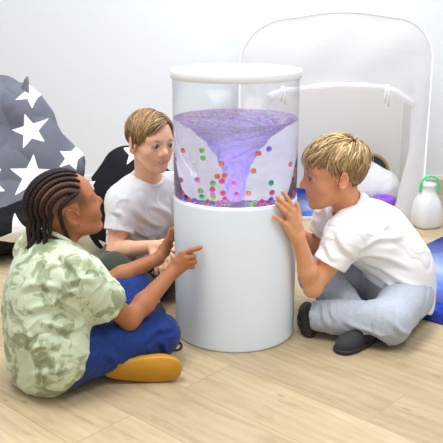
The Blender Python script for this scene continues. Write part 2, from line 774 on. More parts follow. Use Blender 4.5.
    fo.l(g2.outputs[0], m2.inputs[1])
    fo.l(m1.outputs[0], m2.inputs[2])
    fo.surf(m2.outputs[0])
    k = f.build('vortex', fo.m, o)




def build_cord():
    m = MB()
    pts = []
    ctl = [(-0.16, 0.13, 0.006), (-0.2, 0.02, 0.006), (-0.215, -0.07, 0.01), (-0.186, -0.105, 0.008), (-0.165, -0.145, 0.007), (-0.172, -0.175, 0.006), (-0.2, -0.18, 0.006), (-0.23, -0.16, 0.006)]
    P = [np.array(c) for c in ctl]
    for i in range(len(P) - 1):
        p0, p1, p2, p3 = P[max(i - 1, 0)], P[i], P[i + 1], P[min(i + 2, len(P) - 1)]
        for s in range(8):
            u = s / 8
            pts.append(0.5 * ((2 * p1) + (-p0 + p2) * u + (2 * p0 - 5 * p1 + 4 * p2 - p3) * u * u + (-p0 + 3 * p1 - 3 * p2 + p3) * u ** 3))
    m.tube(pts, 0.0032, 8)
    o = m.build('power_cord', plain('black_rubber', (22, 22, 24), 0.5))
    tag(o, 'thin black cord looping on the floor at the left foot of the white column', 'cord')


# ------------------------------------------------------------------ tent
T0 = np.array((0.040, 1.258, 0.0))
TU = np.array((0.9952, 0.098, 0.0))
TW = np.array((0.045, 0.999, 0.0))


def tp(u, w, z):
    return T0 + TU * u + TW * w + np.array((0, 0, z))


def mat_fabric(name, rgb, trans=0.35, scale=1.0, sheer=0.0):
    t = NT(name)
    v = t.coords()
    mp = t.n('Mapping')
    mp.inputs['Rotation'].default_value = (0, 0.75, 0)
    mp.inputs['Scale'].default_value = (2.0, 2.0, 9.0)
    t.l(v, mp.inputs['Vector'])
    nz = t.noise(mp.outputs[0], 1.6 * scale, 3, 0.55, 0.6)
    nb = t.bump(nz, 0.35, 0.012)
    p = t.principled(rgba(rgb), 0.62, nb, Specular_IOR_Level=0.25)
    tl = t.n('BsdfTranslucent')
    tl.inputs['Color'].default_value = rgba(rgb)
    ms = t.n('MixShader')
    ms.inputs[0].default_value = trans
    t.l(p, ms.inputs[1])
    t.l(tl.outputs[0], ms.inputs[2])
    if sheer:
        tr = t.n('BsdfTransparent')
        m2 = t.n('MixShader')
        m2.inputs[0].default_value = sheer
        t.l(ms.outputs[0], m2.inputs[1])
        t.l(tr.outputs[0], m2.inputs[2])
        t.surf(m2.outputs[0])
    else:
        t.surf(ms.outputs[0])
    return t.m


def build_tent():
    root = thing('play_tent', T0, 'white pop-up cube play tent with rolled-up door standing against the back wall', 'tent')
    fab = mat_fabric('white_tent_nylon', (243, 243, 245), 0.5, 1.0, 0.26)
    W, H, Dp = 0.905, 0.965, 0.66
    # outline from the left foot over the top to the right foot
    out = []
    for i in range(15):
        out.append((0.0, 0.74 * i / 14))
    for i in range(1, 13):
        a = PI - (PI / 2) * i / 12
        out.append((0.24 + 0.24 * math.cos(a), 0.74 + (H - 0.025 - 0.74) * math.sin(a)))
    for i in range(1, 17):
        u = 0.24 + (W - 0.44) * i / 16
        out.append((u, H - 0.025 + 0.025 * math.sin(PI * i / 16)))
    for i in range(1, 13):
        a = PI / 2 - (PI / 2) * i / 12
        out.append((W - 0.20 + 0.20 * math.cos(a), 0.74 + (H - 0.025 - 0.74) * math.sin(a)))
    for i in range(1, 15):
        out.append((W, 0.74 * (1 - i / 14)))
    n = len(out)

    def outer(i, w):
        u, z = out[i]
        sag = 0.02 * math.sin(PI * w / Dp)
        cu, cz = W / 2, 0.45
        return tp(u + (cu - u) * sag * 1.2, w, max(0.0, z - sag * (1.0 if z > 0.74 else 0.0)))
    m = MB()
    nw = 8
    vs = [outer(i, Dp * j / nw) for j in range(nw + 1) for i in range(n)]
    fs = [(j * n + i, j * n + i + 1, (j + 1) * n + i + 1, (j + 1) * n + i) for j in range(nw) for i in range(n - 1)]
    m.add(vs, fs)
    sh = m.build('shell', fab, root)
    # back panel
    m = MB()
    m.add([tp(u, Dp, z) for u, z in out], [tuple(range(n))])
    m.build('back_panel', plain('white_backing_cloth', (248, 246, 240), 0.8), root, smooth=False)
    # front panel around the door opening
    def opening(i):
        s = i / (n - 1)
        pts = [(0.187, 0.0), (0.147, 0.33), (0.142, 0.56), (0.252, 0.632), (0.472, 0.645), (0.687, 0.634), (0.817, 0.565), (0.822, 0.33), (0.754, 0.0)]
        ts = [0, 0.16, 0.27, 0.36, 0.5, 0.64, 0.73, 0.84, 1.0]
        for k in range(len(ts) - 1):
            if s <= ts[k + 1] + 1e-9:
                q = (s - ts[k]) / (ts[k + 1] - ts[k])
                return tuple(pts[k][d] + (pts[k + 1][d] - pts[k][d]) * q for d in (0, 1))
    nr = 6
    vs = []
    for r in range(nr + 1):
        q = r / nr
        for i in range(n):
            u0, z0 = out[i]
            u1, z1 = opening(i)
            bul = -0.018 * math.sin(PI * q) + 0.006 * math.sin(6 * q + 0.5 * i)
            splay = -0.05 * q * max(0, 1 - z0 / 0.25) if z0 < 0.25 else 0
            vs.append(tp(u0 + (u1 - u0) * q, bul * (1 if 0 < r < nr else 0.3) + splay, z0 + (z1 - z0) * q))
    fs = [(r * n + i, (r + 1) * n + i, (r + 1) * n + i + 1, r * n + i + 1) for r in range(nr) for i in range(n - 1)]
    m = MB()
    m.add(vs, fs)
    m.build('front_panel', fab, root)
    # sewn piping over the hoops
    pip = plain('white_piping', (252, 252, 250), 0.6)
    for w in (-0.004, Dp):
        m = MB()
        m.tube([tp(out[i][0], w, out[i][1] + 0.004) for i in range(n)], 0.0055, 8)
        m.build('hoop_piping', pip, root)
    # rolled door flap with its ties
    rl = [(0.132, 0.595), (0.192, 0.612), (0.312, 0.63), (0.462, 0.64), (0.612, 0.634), (0.687, 0.626), (0.742, 0.60), (0.792, 0.57), (0.827, 0.55)]
    m = MB()
    pts, rad = [], []
    for k in range(len(rl) - 1):
        for q in range(5):
            s = q / 5
            u = rl[k][0] + (rl[k + 1][0] - rl[k][0]) * s
            z = rl[k][1] + (rl[k + 1][1] - rl[k][1]) * s
            pts.append(tp(u, -0.026, z))
            rad.append(0.019 * (0.9 + 0.14 * math.sin(37 * u) + 0.06 * math.sin(90 * u)) * (0.75 if abs(u - 0.687) < 0.012 else 1))
    m.tube(pts, rad, 14)
    m.build('rolled_door_flap', fab, root)
    for du, ln in ((0.687, 0.085), (0.20, 0.07)):
        m = MB()
        for s in (-1, 1):
            m.tube([tp(du + s * 0.003, -0.047, 0.645), tp(du + s * 0.006, -0.051, 0.62), tp(du + s * 0.008, -0.046, 0.60), tp(du + s * (0.012 if s > 0 else 0.004), -0.045, 0.63 - ln * (1 if s > 0 else 0.8))], 0.005, 6, flat=((0.1, 1, 0), 0.25))
        m.build('tie', pip, root)
    # floor hem across the doorway
    m = MB()
    m.box((0, 0, 0), (0, 0, 0))
    m = MB()
    a, b = tp(0.16, -0.022, 0), tp(0.80, -0.022, 0)
    m.tube([a + (0, 0, 0.009), (a + b) / 2 + (0, 0, 0.011), b + (0, 0, 0.009)], 0.009, 8)
    m.build('door_sill', fab, root)
    m = MB()
    m.add([tp(0.01, 0.0, 0.003), tp(W - 0.01, 0.0, 0.003), tp(W - 0.01, Dp, 0.003), tp(0.01, Dp, 0.003)], [(0, 1, 2, 3)])
    m.build('groundsheet', fab, root, smooth=False)


def mat_galaxy(name, center, scale=1.0):
    t = NT(name)
    v = t.coords()
    a = t.noise(v, 2.6 * scale, 6, 0.65, 1.2)
    b = t.noise(v, 7.0 * scale, 5, 0.6, 0.5)
    c = t.ramp(t.mix(0.4, a, b), [(0.36, lin((10, 18, 66))), (0.47, lin((18, 38, 120))), (0.56, lin((34, 74, 190))), (0.66, lin((96, 150, 240)))])
    # bright core
    g = t.n('VectorMath', operation='DISTANCE')
    t.l(v, g.inputs[0])
    g.inputs[1].default_value = center
    wob = t.math('ADD', g.outputs['Value'], t.math('MULTIPLY', t.math('SUBTRACT', a, 0.5), 0.5))
    core = t.ramp(wob, [(0.02, (0.55, 0.55, 0.55)), (0.2 / scale, (0.16, 0.16, 0.16)), (0.42 / scale, (0, 0, 0))])
    c = t.mix(core, c, (*lin((205, 222, 255)), 1))
    vo = t.n('TexVoronoi')
    vo.inputs['Scale'].default_value = 38.0
    t.l(v, vo.inputs['Vector'])
    st = t.ramp(vo.outputs['Distance'], [(0.0, (1, 1, 1)), (0.10, (0, 0, 0))])
    c = t.mix(st, c, (*lin((200, 215, 255)), 1))
    t.surf(t.principled(c, 0.8, t.bump(b, 0.1), Specular_IOR_Level=0.2))
    return t.m


def slab(corners, th, name, mat, label, cat, r=0.01):
    P = [np.array(c, float) for c in corners]
    cen = sum(P) / len(P)
    m = MB()
    k = len(P)
    # subdivide the outline slightly so that the edge can be rounded
    ins = [p + (cen - p) / np.linalg.norm(cen - p) * r * 0.6 for p in P]
    vs = [tuple(p) for p in P] + [(p[0], p[1], p[2] + th * 0.7) for p in P] + [(p[0], p[1], p[2] + th) for p in ins]
    fs = [tuple(range(k - 1, -1, -1)), tuple(2 * k + i for i in range(k))]
    for L in (0, 1):
        for i in range(k):
            j = (i + 1) % k
            fs.append((L * k + i, L * k + j, (L + 1) * k + j, (L + 1) * k + i))
    m.add(vs, fs)
    o = m.build(name, mat, None, smooth=False, origin=tuple(cen[:2]) + (P[0][2],))
    return tag(o, label, cat)


def build_props():
    # rug on the right
    d = nrm((0.743, -0.669, 0))
    e = nrm((0.669, 0.743, 0))
    p0 = np.array((0.345, 0.32, 0.0005))
    slab([p0, p0 + d * 1.5, p0 + d * 1.5 + e * 0.9, p0 + e * 0.9], 0.004, 'rug', mat_galaxy('galaxy_rug_print', (-0.40, 0.40, 0)), 'dark blue galaxy-print rug lying behind the blond boy on the right', 'rug')
    # mat inside the tent
    q = [tp(0.08, 0.0, 0.004), tp(0.61, 0.0, 0.004), tp(0.61, 0.6, 0.004), tp(0.08, 0.6, 0.004)]
    slab(q, 0.006, 'play_mat', mat_galaxy('galaxy_mat_print', (0.05, -0.1, 0), 1.4), 'bright blue starry mat spread on the floor of the white tent', 'mat')
    # white bolster cushion
    s = Sdf((0.6, 1.44, -0.005), (1.0, 1.82, 0.26), 0.004)
    s.add(d_cap((0.70, 1.63, 0.118), (0.800, 1.61, 0.095), 0.108, 0.080), 0.02)
    s.add(d_ell((0.74, 1.62, 0.075), (0.14, 0.110, 0.073)), 0.05)
    V, F = s.mesh(2)
    N = vnormals(V, F)
    V = V + N * (0.004 * vnoise(V, 22, 1) - 0.004 * ridged(V * (1, 1, 0.6), 14, 2))[:, None]
    V[:, 2] = np.maximum(V[:, 2], 0.0045)
    o = mesh_obj('cushion', V, F, mat_fabric('white_cushion_cotton', (242, 243, 245), 0.1, 2), origin=(0.78, 1.63, 0.0045))
    tag(o, 'plump white cushion lying inside the white tent', 'cushion')
    # little drum leaning behind it
    c = np.array((0.765, 1.80, 0.1135))
    root = thing('tambourine', (0.765, 1.80, 0.004), 'round tan-rimmed tambourine with a dark skin propped behind the white cushion', 'tambourine')
    m = MB()
    ring = []
    for i in range(48):
        a = 2 * PI * i / 48
        ring.append(c + 0.1 * np.array((math.cos(a), 0.15 * math.sin(a), math.sin(a))))
    m.tube(ring, 0.0095, 10, closed=True, flat=((0, 1, -0.15), 1.9))
    m.build('rim', plain('tan_wood', (178, 146, 98), 0.45, var=0.15, bscale=60), root)
    m = MB()
    pts = [c + 0.095 * np.array((math.cos(2 * PI * i / 48), 0.15 * math.sin(2 * PI * i / 48), math.sin(2 * PI * i / 48))) for i in range(48)]
    m.add(pts + [p + (0, 0.006, 0) for p in pts], [tuple(range(48)), tuple(range(95, 47, -1))])
    m.build('skin', plain('dark_teal_skin', (44, 58, 66), 0.5), root, smooth=False)
    # ring toy
    root = thing('ring_toy', (0.775, 1.445, 0.0045), 'purple foam ring stacked on a yellow disc at the tent doorway', 'toy')
    m = MB()
    m.lathe([(0.0, 0), (0.05, 0), (0.0535, 0.004), (0.0535, 0.018), (0.05, 0.022), (0.0, 0.022)], (0.775, 1.445, 0.0045), 48)
    m.build('disc', plain('yellow_foam', (238, 226, 40), 0.7), root)
    m = MB()
    pr = [(0.036 + 0.0185 * math.copysign(abs(math.cos(a)) ** 0.6, math.cos(a)), 0.046 + 0.0225 * math.copysign(abs(math.sin(a)) ** 0.6, math.sin(a))) for a in [2 * PI * i / 20 for i in range(20)]]
    m.lathe(pr, (0.775, 1.445, 0.0045), 48, close=True)
    m.build('ring', plain('purple_foam', (142, 84, 214), 0.6), root)
    # plastic jug
    jc = np.array((0.915, 1.165, 0.0))
    root = thing('plastic_jug', tuple(jc), 'translucent white plastic jug with a green carrying handle at the right tent corner', 'jug')
    t = NT('frosted_polyethylene')
    p = t.principled(rgba((240, 241, 243)), 0.35, None, Specular_IOR_Level=0.4)
    tl = t.n('BsdfTranslucent')
    tl.inputs['Color'].default_value = rgba((244, 245, 247))
    ms = t.n('MixShader')
    ms.inputs[0].default_value = 0.25
    t.l(p, ms.inputs[1])
    t.l(tl.outputs[0], ms.inputs[2])
    t.surf(ms.outputs[0])
    m = MB()
    pf = [(0.0, 0.0), (0.048, 0.0), (0.057, 0.005), (0.061, 0.016), (0.063, 0.05), (0.062, 0.085), (0.057, 0.115), (0.048, 0.14), (0.039, 0.158), (0.034, 0.172), (0.033, 0.19), (0.036, 0.196), (0.036, 0.206), (0.030, 0.208), (0.029, 0.19), (0.0, 0.188)]
    vs, fs = [], []
    n = 48
    for r, z in pf:
        for i in range(n):
            a = 2 * PI * i / n
            sq = 1.0 if z > 0.15 else (abs(math.cos(a)) ** 3.2 + abs(math.sin(a)) ** 3.2) ** (-1 / 3.2)
            mixq = min(1.0, max(0.0, (0.17 - z) / 0.06))
            rr = r * (1 + (sq - 1) * mixq)
            vs.append(jc + np.array((rr * math.cos(a + 0.3), rr * math.sin(a + 0.3), z)))
    for j in range(len(pf) - 1):
        for i in range(n):
            i2 = (i + 1) % n
            fs.append((j * n + i, j * n + i2, (j + 1) * n + i2, (j + 1) * n + i))
    m.add(vs, fs)
    m.build('bottle', t.m, root)
    m = MB()
    hp = []
    for k, (x, z) in enumerate([(-0.040, 0.168), (-0.041, 0.19), (-0.034, 0.218), (-0.017, 0.238), (0.008, 0.243), (0.030, 0.233), (0.043, 0.212), (0.045, 0.188), (0.042, 0.166)]):
        hp.append(jc + np.array((x, -0.012, z)))
    hq = []
    for i in range(len(hp) - 1):
        p0, p1, p2, p3 = hp[max(i - 1, 0)], hp[i], hp[i + 1], hp[min(i + 2, len(hp) - 1)]
        for sx in range(5):
            u = sx / 5
            hq.append(0.5 * ((2 * p1) + (-p0 + p2) * u + (2 * p0 - 5 * p1 + 4 * p2 - p3) * u * u + (-p0 + 3 * p1 - 3 * p2 + p3) * u ** 3))
    hq.append(hp[-1])
    m.tube(hq, 0.0048, 8, flat=((0, 1, 0), 1.8))
    m.build('handle', plain('green_plastic', (52, 214, 120), 0.4), root)


# ------------------------------------------------------------------ bean bags
def star_sd(x, z, r, rot):
    """signed value, > 0 inside a five pointed star"""
    a = np.arctan2(z, x) - rot
    rad = np.hypot(x, z)
    seg = 2 * PI / 5
    a = np.abs((a + seg / 2) % seg - seg / 2)
    ri = r * 0.42
    # edge from the tip (angle 0, r) to the notch (angle seg/2, ri)
    x0, y0 = r, 0.0
    x1, y1 = ri * math.cos(seg / 2), ri * math.sin(seg / 2)
    ex, ey = x1 - x0, y1 - y0
    L = math.hypot(ex, ey)
    px, py = rad * np.cos(a) - x0, rad * np.sin(a) - y0
    return (px * ey - py * ex) / L * -1.0


def mat_stars(name, rgb, rough=0.85):
    t = NT(name)
    v = t.coords()
    s = t.math('GREATER_THAN', t.attr('star'), 0.0)
    base = t.mix(t.noise(v, 14, 4), rgba(tuple(c * 0.88 for c in rgb)), rgba(tuple(min(255, c * 1.1) for c in rgb)))
    c = t.mix(s, base, rgba((244, 245, 248)))
    t.surf(t.principled(c, rough, t.bump(t.noise(v, 320, 2), 0.12, 0.001), Specular_IOR_Level=0.2))
    return t.m


def bag_mesh(prims, lo, hi, h=0.006, k=0.08, amp=0.027):
    s = Sdf(lo, hi, h)
    for p in prims:
        s.add(p, k)
    V, F = s.mesh(2)
    N = vnormals(V, F)
    w = amp * (0.55 * vnoise(V * (1, 1, 1.6), 5.5, 3) - 0.6 * ridged(V * (0.7, 0.7, 1.7), 5.0, 5) ** 2 + 0.25 * vnoise(V, 13, 8) - 0.2 * ridged(V, 9, 12) ** 3)
    V = V + N * w[:, None]
    V[:, 2] = np.maximum(V[:, 2], 0.001)
    return V, F


def star_attr(V, stars):
    s = np.full(len(V), -1.0)
    for (x, z, r, rot) in stars:
        s = np.maximum(s, star_sd(V[:, 0] - x, V[:, 2] - z, r, rot))
    return s


def build_bags():
    root = thing('bean_bag', (-0.96, 0.88, 0), 'big grey bean bag with white stars and a black lower half by the left wall', 'bean bag')
    V, F = bag_mesh([d_cap((-1.02, 0.90, 0.30), (-0.925, 0.86, 0.575), 0.345, 0.135), d_cap((-0.93, 0.86, 0.585), (-1.06, 0.88, 0.585), 0.125, 0.13), d_ell((-1.05, 0.88, 0.16), (0.395, 0.36, 0.17)), d_cap((-0.84, 0.90, 0.33), (-0.86, 0.90, 0.22), 0.19, 0.18), d_cap((-0.86, 0.86, 0.55), (-0.73, 0.88, 0.36), 0.095, 0.10)],
                    (-1.45, 0.4, -0.03), (-0.5, 1.36, 0.82), 0.0045)
    stars = [(-0.805, 0.52, 0.072, PI / 2 + 0.25), (-0.80, 0.345, 0.088, PI / 2 - 0.1), (-0.96, 0.33, 0.075, PI / 2 + 0.5), (-0.80, 0.665, 0.06, PI / 2 + 0.7), (-0.655, 0.40, 0.055, PI / 2 + 0.9),
             (-0.825, 0.125, 0.10, PI / 2 + 0.3), (-1.03, 0.15, 0.085, PI / 2), (-0.68, 0.10, 0.07, PI / 2 + 1)]
    st = star_attr(V, stars)
    cen = V[F].mean(1)
    line = 0.255 + 0.25 * (cen[:, 0] + 0.86) * 0.3 + 0.012 * np.sin(cen[:, 0] * 22)
    up = cen[:, 2] > line
    for name, sel, rgb in (('upper_cover', up, (106, 110, 122)), ('lower_cover', ~up, (27, 27, 31))):
        v2, f2, a2 = compact(V, F[sel], {'star': st})
        mesh_obj(name, v2, f2, mat_stars(name + '_cloth', rgb), root, attrs=a2)
    # pull tab at the top
    m = MB()
    tabp = np.array((-0.832, 0.80, 0.648))
    m.tube([tabp + (0, 0, -0.03), tabp + (0.004, 0, 0.03), tabp + (0.012, 0, 0.065), tabp + (0.017, 0, 0.080)], [0.015, 0.016, 0.010, 0.004], 10, flat=((0, 1, 0), 0.45))
    m.build('handle_tab', plain('grey_webbing', (112, 116, 120), 0.8), root)
    root = thing('bean_bag', (-0.36, 0.83, 0), 'black bean bag with white star patches behind the boy in the pale tee shirt', 'bean bag')
    V, F = bag_mesh([d_ell((-0.325, 0.80, 0.16), (0.185, 0.20, 0.17)), d_cap((-0.36, 0.85, 0.26), (-0.35, 0.87, 0.37), 0.15, 0.05), d_cap((-0.455, 0.79, 0.22), (-0.40, 0.82, 0.36), 0.105, 0.07), d_cap((-0.495, 0.76, 0.11), (-0.40, 0.76, 0.11), 0.105, 0.10), d_cap((-0.495, 0.79, 0.27), (-0.45, 0.81, 0.345), 0.095, 0.085)], (-0.7, 0.5, -0.03), (-0.02, 1.18, 0.52), amp=0.014)
    st = star_attr(V, [(-0.575, 0.30, 0.03, 1.9), (-0.395, 0.428, 0.05, 1.6), (-0.50, 0.055, 0.055, 1.2), (-0.30, 0.20, 0.08, 1.5), (-0.20, 0.06, 0.06, 1.1)])
    mesh_obj('cover', V, F, mat_stars('black_star_cloth', (24, 24, 28)), root, attrs={'star': st})


# ------------------------------------------------------------------ little balls drifting in the water
BALL_RGB = {'orange': (255, 178, 96), 'lime green': (178, 250, 96), 'hot pink': (255, 110, 196), 'pale pink': (255, 170, 220), 'emerald green': (40, 226, 160), 'violet': (158, 136, 245), 'navy': (44, 44, 110)}
BALLS = [
    ('orange', (-0.1489, -0.0760, 0.6000), 'at the left edge, level with the nose of the boy behind'),
    ('lime green', (-0.0956, -0.1295, 0.6102), 'left of the vortex, the upper of two green ones'),
    ('lime green', (-0.0929, -0.1312, 0.5882), 'just under the highest green one left of the vortex'),
    ('hot pink', (-0.1694, -0.0240, 0.5646), 'at the left edge, level with the lips of the boy behind'),
    ('orange', (-0.0408, -0.1425, 0.5749), 'on the left flank of the vortex halfway down'),
    ('orange', (-0.0522, -0.1296, 0.5377), 'left one of two touching orange ones beside the vortex stem'),
    ('orange', (-0.0322, -0.1345, 0.5412), 'right one of two touching orange ones beside the vortex stem'),
    ('hot pink', (-0.0400, -0.1330, 0.5254), 'tucked right below the two touching orange ones'),
    ('pale pink', (-0.1570, -0.0752, 0.5119), 'stretched wide by the water at the far left, low down'),
    ('pale pink', (-0.1056, -0.0912, 0.5220), 'left of the vortex stem, below the green pair'),
    ('lime green', (-0.0643, -0.1253, 0.5175), 'beside the vortex stem, above a pink one'),
    ('hot pink', (-0.0655, -0.1249, 0.5000), 'straight below the green one beside the vortex stem'),
    ('lime green', (-0.0971, -0.0977, 0.4919), 'above the emerald one on the lower left'),
    ('emerald green', (-0.0948, -0.1097, 0.4749), 'low in the water on the left side'),
    ('hot pink', (-0.0362, -0.1240, 0.4903), 'upper one of a pink pair at the foot of the vortex'),
    ('hot pink', (-0.0310, -0.1350, 0.4732), 'lower one of a pink pair at the foot of the vortex'),
    ('lime green', (-0.0622, -0.1263, 0.4740), 'right one of two green ones low in the middle left'),
    ('lime green', (-0.0794, -0.1187, 0.4630), 'left one of two green ones low in the middle left'),
    ('pale pink', (-0.0624, -0.0962, 0.4813), 'between the low green pair and the pink one above'),
    ('hot pink', (-0.1532, -0.0883, 0.4735), 'topmost of the clump at the lower left edge'),
    ('hot pink', (-0.1654, -0.0645, 0.4608), 'leftmost of the clump at the lower left edge'),
    ('violet', (-0.1505, -0.0736, 0.4608), 'in the middle of the clump at the lower left edge'),
    ('navy', (-0.1434, -0.1023, 0.4649), 'dark one at the right of the clump at the lower left edge'),
    ('orange', (-0.1346, -0.1165, 0.4598), 'below the clump at the lower left edge, near the rim'),
    ('violet', (-0.1174, -0.1202, 0.4613), 'right of the low orange one near the left rim'),
    ('hot pink', (-0.0806, -0.1484, 0.4608), 'resting near the front rim, left of centre'),
    ('violet', (-0.0643, -0.1634, 0.4608), 'on the front rim, left of the lowest pink one'),
    ('hot pink', (-0.0474, -0.1710, 0.4608), 'lowest of all, on the front rim left of centre'),
    ('pale pink', (-0.0054, -0.0884, 0.5149), 'seen against the vortex stem in the middle'),
    ('violet', (0.0898, -0.1334, 0.6145), 'high in the water right of the vortex'),
    ('orange', (0.0605, -0.1469, 0.6044), 'on the right flank of the vortex, beside the highest violet one'),
    ('orange', (0.1530, -0.0701, 0.5592), "high at the right side near the blond boy's forehead"),
    ('orange', (0.0469, -0.1315, 0.5534), 'right of the vortex stem, halfway down'),
    ('emerald green', (0.0972, -0.1291, 0.5171), "low on the right over the blond boy's fingers"),
    ('lime green', (0.1683, -0.0498, 0.5247), "at the right edge of the glass near the blond boy's eye"),
    ('orange', (0.1738, -0.0361, 0.5347), 'at the very right edge of the glass above a green one'),
    ('hot pink', (0.1730, -0.0398, 0.5064), 'at the right edge of the glass below a green one'),
    ('orange', (0.0329, -0.1251, 0.4900), 'low in the water just right of the vortex foot'),
    ('hot pink', (0.0997, -0.1174, 0.4878), 'below the emerald one on the right'),
    ('violet', (0.0981, -0.1287, 0.4677), 'just above the fingertips of the hand spread on the column'),
    ('hot pink', (0.0719, -0.1477, 0.4652), 'low on the right, left of the fingertips'),
    ('lime green', (0.0442, -0.1678, 0.4608), 'near the front rim, right of centre'),
    ('pale pink', (0.0011, -0.1280, 0.4868), 'at the foot of the vortex in the middle'),
    ('hot pink', (0.1686, -0.0555, 0.4670), 'at the right edge just above the index finger'),
    ('pale pink', (0.0906, -0.1514, 0.4608), 'near the rim beside the little finger'),
    ('pale pink', (0.0644, -0.1654, 0.4608), 'on the front rim right of the lowest green one'),
]


def mat_ball(name, rgb):
    t = NT(name)
    a = t.principled(rgba(rgb), 0.4)
    b = t.n('BsdfTranslucent')
    b.inputs['Color'].default_value = rgba(rgb)
    m = t.n('MixShader')
    m.inputs[0].default_value = 0.4
    t.l(a, m.inputs[1])
    t.l(b.outputs[0], m.inputs[2])
    t.surf(m.outputs[0])
    return t.m


def build_balls():
    mats = {k: mat_ball(k.replace(' ', '_') + '_ball', v) for k, v in BALL_RGB.items()}
    m = MB()
    m.sphere((0, 0, 0), 0.0083, 18, 12)
    me = {}
    for c, pos, txt in BALLS:
        if c not in me:
            o = mesh_obj('ball', m.v, m.f, mats[c])
            me[c] = o
        else:
            o = me[c].copy()
            link(o)
        o.location = pos
        tag(o, c + ' ball ' + txt, 'ball', 'coloured balls in the water column')
# ------------------------------------------------------------------ people
def head_matrix(fwd, up=(0, 0, 1), roll=0.0):
    f = nrm(fwd)
    u = np.array(up, float)
    u = nrm(u - f * (u @ f))
    l = np.cross(u, f)
    if roll:
        u, l = u * math.cos(roll) + l * math.sin(roll), l * math.cos(roll) - u * math.sin(roll)
    return np.stack([f, l, u], 1)        # columns: forward, left, up


SK_C = np.array((-0.014, 0.0, 0.030))
SK_R = np.array((0.0925, 0.0730, 0.0790))


class Person:
    def __init__(self, J, head_c, head_M, hs=1.0):
        self.J = {k: np.array(v, float) for k, v in J.items()}
        self.c = np.array(head_c, float)
        self.M = head_M
        self.hs = hs

    def hp(self, x, y, z):
        return self.c + self.M @ (np.array((x, y, z), float) * self.hs)

    def local(self, V):
        return ((V - self.c) @ self.M) / self.hs

    def hell(self, x, y, z, rx, ry, rz, R=None):
        M = self.M if R is None else self.M @ R
        return d_ell(self.hp(x, y, z), np.array((rx, ry, rz)) * self.hs, M)

    def hcap(self, a, b, ra, rb):
        return d_cap(self.hp(*a), self.hp(*b), ra * self.hs, rb * self.hs)


def rot_y(a):
    c, s = math.cos(a), math.sin(a)
    return np.array(((c, 0, s), (0, 1, 0), (-s, 0, c)))


def rot_z(a):
    c, s = math.cos(a), math.sin(a)
    return np.array(((c, -s, 0), (s, c, 0), (0, 0, 1)))


def sculpt_head(s, p, lid=0.0050):
    e, h = p.hell, p.hcap
    s.add(e(*SK_C, *SK_R), 0.01)
    s.add(e(0.020, 0, 0.010, 0.066, 0.0615, 0.075), 0.02)          # forehead and face mass
    s.add(e(0.022, 0, -0.045, 0.056, 0.050, 0.052), 0.02)          # jaw
    for y in (-1, 1):
        s.add(h((-0.012, y * 0.050, -0.045), (0.045, y * 0.026, -0.083), 0.014, 0.016), 0.02)   # jaw line
        s.add(h((0.046, y * 0.034, -0.028), (0.058, y * 0.026, -0.045), 0.025, 0.018), 0.02)     # cheek
    s.add(h((0.062, -0.008, -0.089), (0.062, 0.008, -0.089), 0.0155, 0.0155), 0.015)             # chin
    for y in (-1, 1):
        s.add(h((0.0725, y * 0.012, 0.019), (0.060, y * 0.043, 0.018), 0.0095, 0.0085), 0.014)   # brow
        s.sub(e(0.093, y * 0.031, 0.000, 0.016, 0.0185, 0.0125), 0.012)                           # socket
        s.add(e(0.0665, y * 0.0315, 0.000, 0.0142, 0.0155, 0.0142), 0.004)                        # lids
        s.sub(e(0.084, y * 0.0315, -0.0010, 0.0155, 0.0130, lid), 0.002)                      # eye opening
    s.group([h((0.078, 0, 0.008), (0.0925, 0, -0.022), 0.0075, 0.0080), h((0.0925, 0, -0.022), (0.0955, 0, -0.0285), 0.0088, 0.0092),
             h((0.084, -0.011, -0.032), (0.084, 0.011, -0.032), 0.0070, 0.0070)], 0.008, 0.012)
    for y in (-1, 1):
        s.sub(e(0.091, y * 0.0055, -0.0385, 0.0045, 0.003, 0.003), 0.002)                         # nostril
    s.add(e(0.061, 0, -0.057, 0.0205, 0.028, 0.020), 0.012)                                        # muzzle
    s.group([h((0.0805, 0, -0.0545), (0.0730, -0.022, -0.0580), 0.0050, 0.0026), h((0.0805, 0, -0.0545), (0.0730, 0.022, -0.0580), 0.0050, 0.0026)], 0.003, 0.004)
    s.group([h((0.0790, -0.009, -0.0645), (0.0790, 0.009, -0.0645), 0.0056, 0.0056), h((0.0790, 0.009, -0.0645), (0.0735, 0.021, -0.0597), 0.0048, 0.0025),
             h((0.0790, -0.009, -0.0645), (0.0735, -0.021, -0.0597), 0.0048, 0.0025)], 0.003, 0.004)
    s.sub(h((0.0870, -0.012, -0.0594), (0.0870, 0.012, -0.0594), 0.0022, 0.0022), 0.002)
    # ears
    for y in (-1, 1):
        R = rot_z(y * 0.50) @ rot_y(-0.18)
        s.group([e(-0.016, y * 0.0785, -0.006, 0.0195, 0.0062, 0.0305, R), e(-0.008, y * 0.0735, -0.031, 0.0095, 0.0062, 0.0105, R)], 0.006, 0.003)
        s.sub(e(-0.012, y * 0.0850, -0.003, 0.0125, 0.0068, 0.0205, R), 0.003)
        s.add(h((0.003, y * 0.0715, -0.004), (0.002, y * 0.0725, -0.016), 0.0045, 0.0045), 0.003)
    # neck
    s.add(d_cap(p.hp(-0.028, 0, -0.050), p.J['neck'], 0.046 * p.hs, 0.045), 0.022)


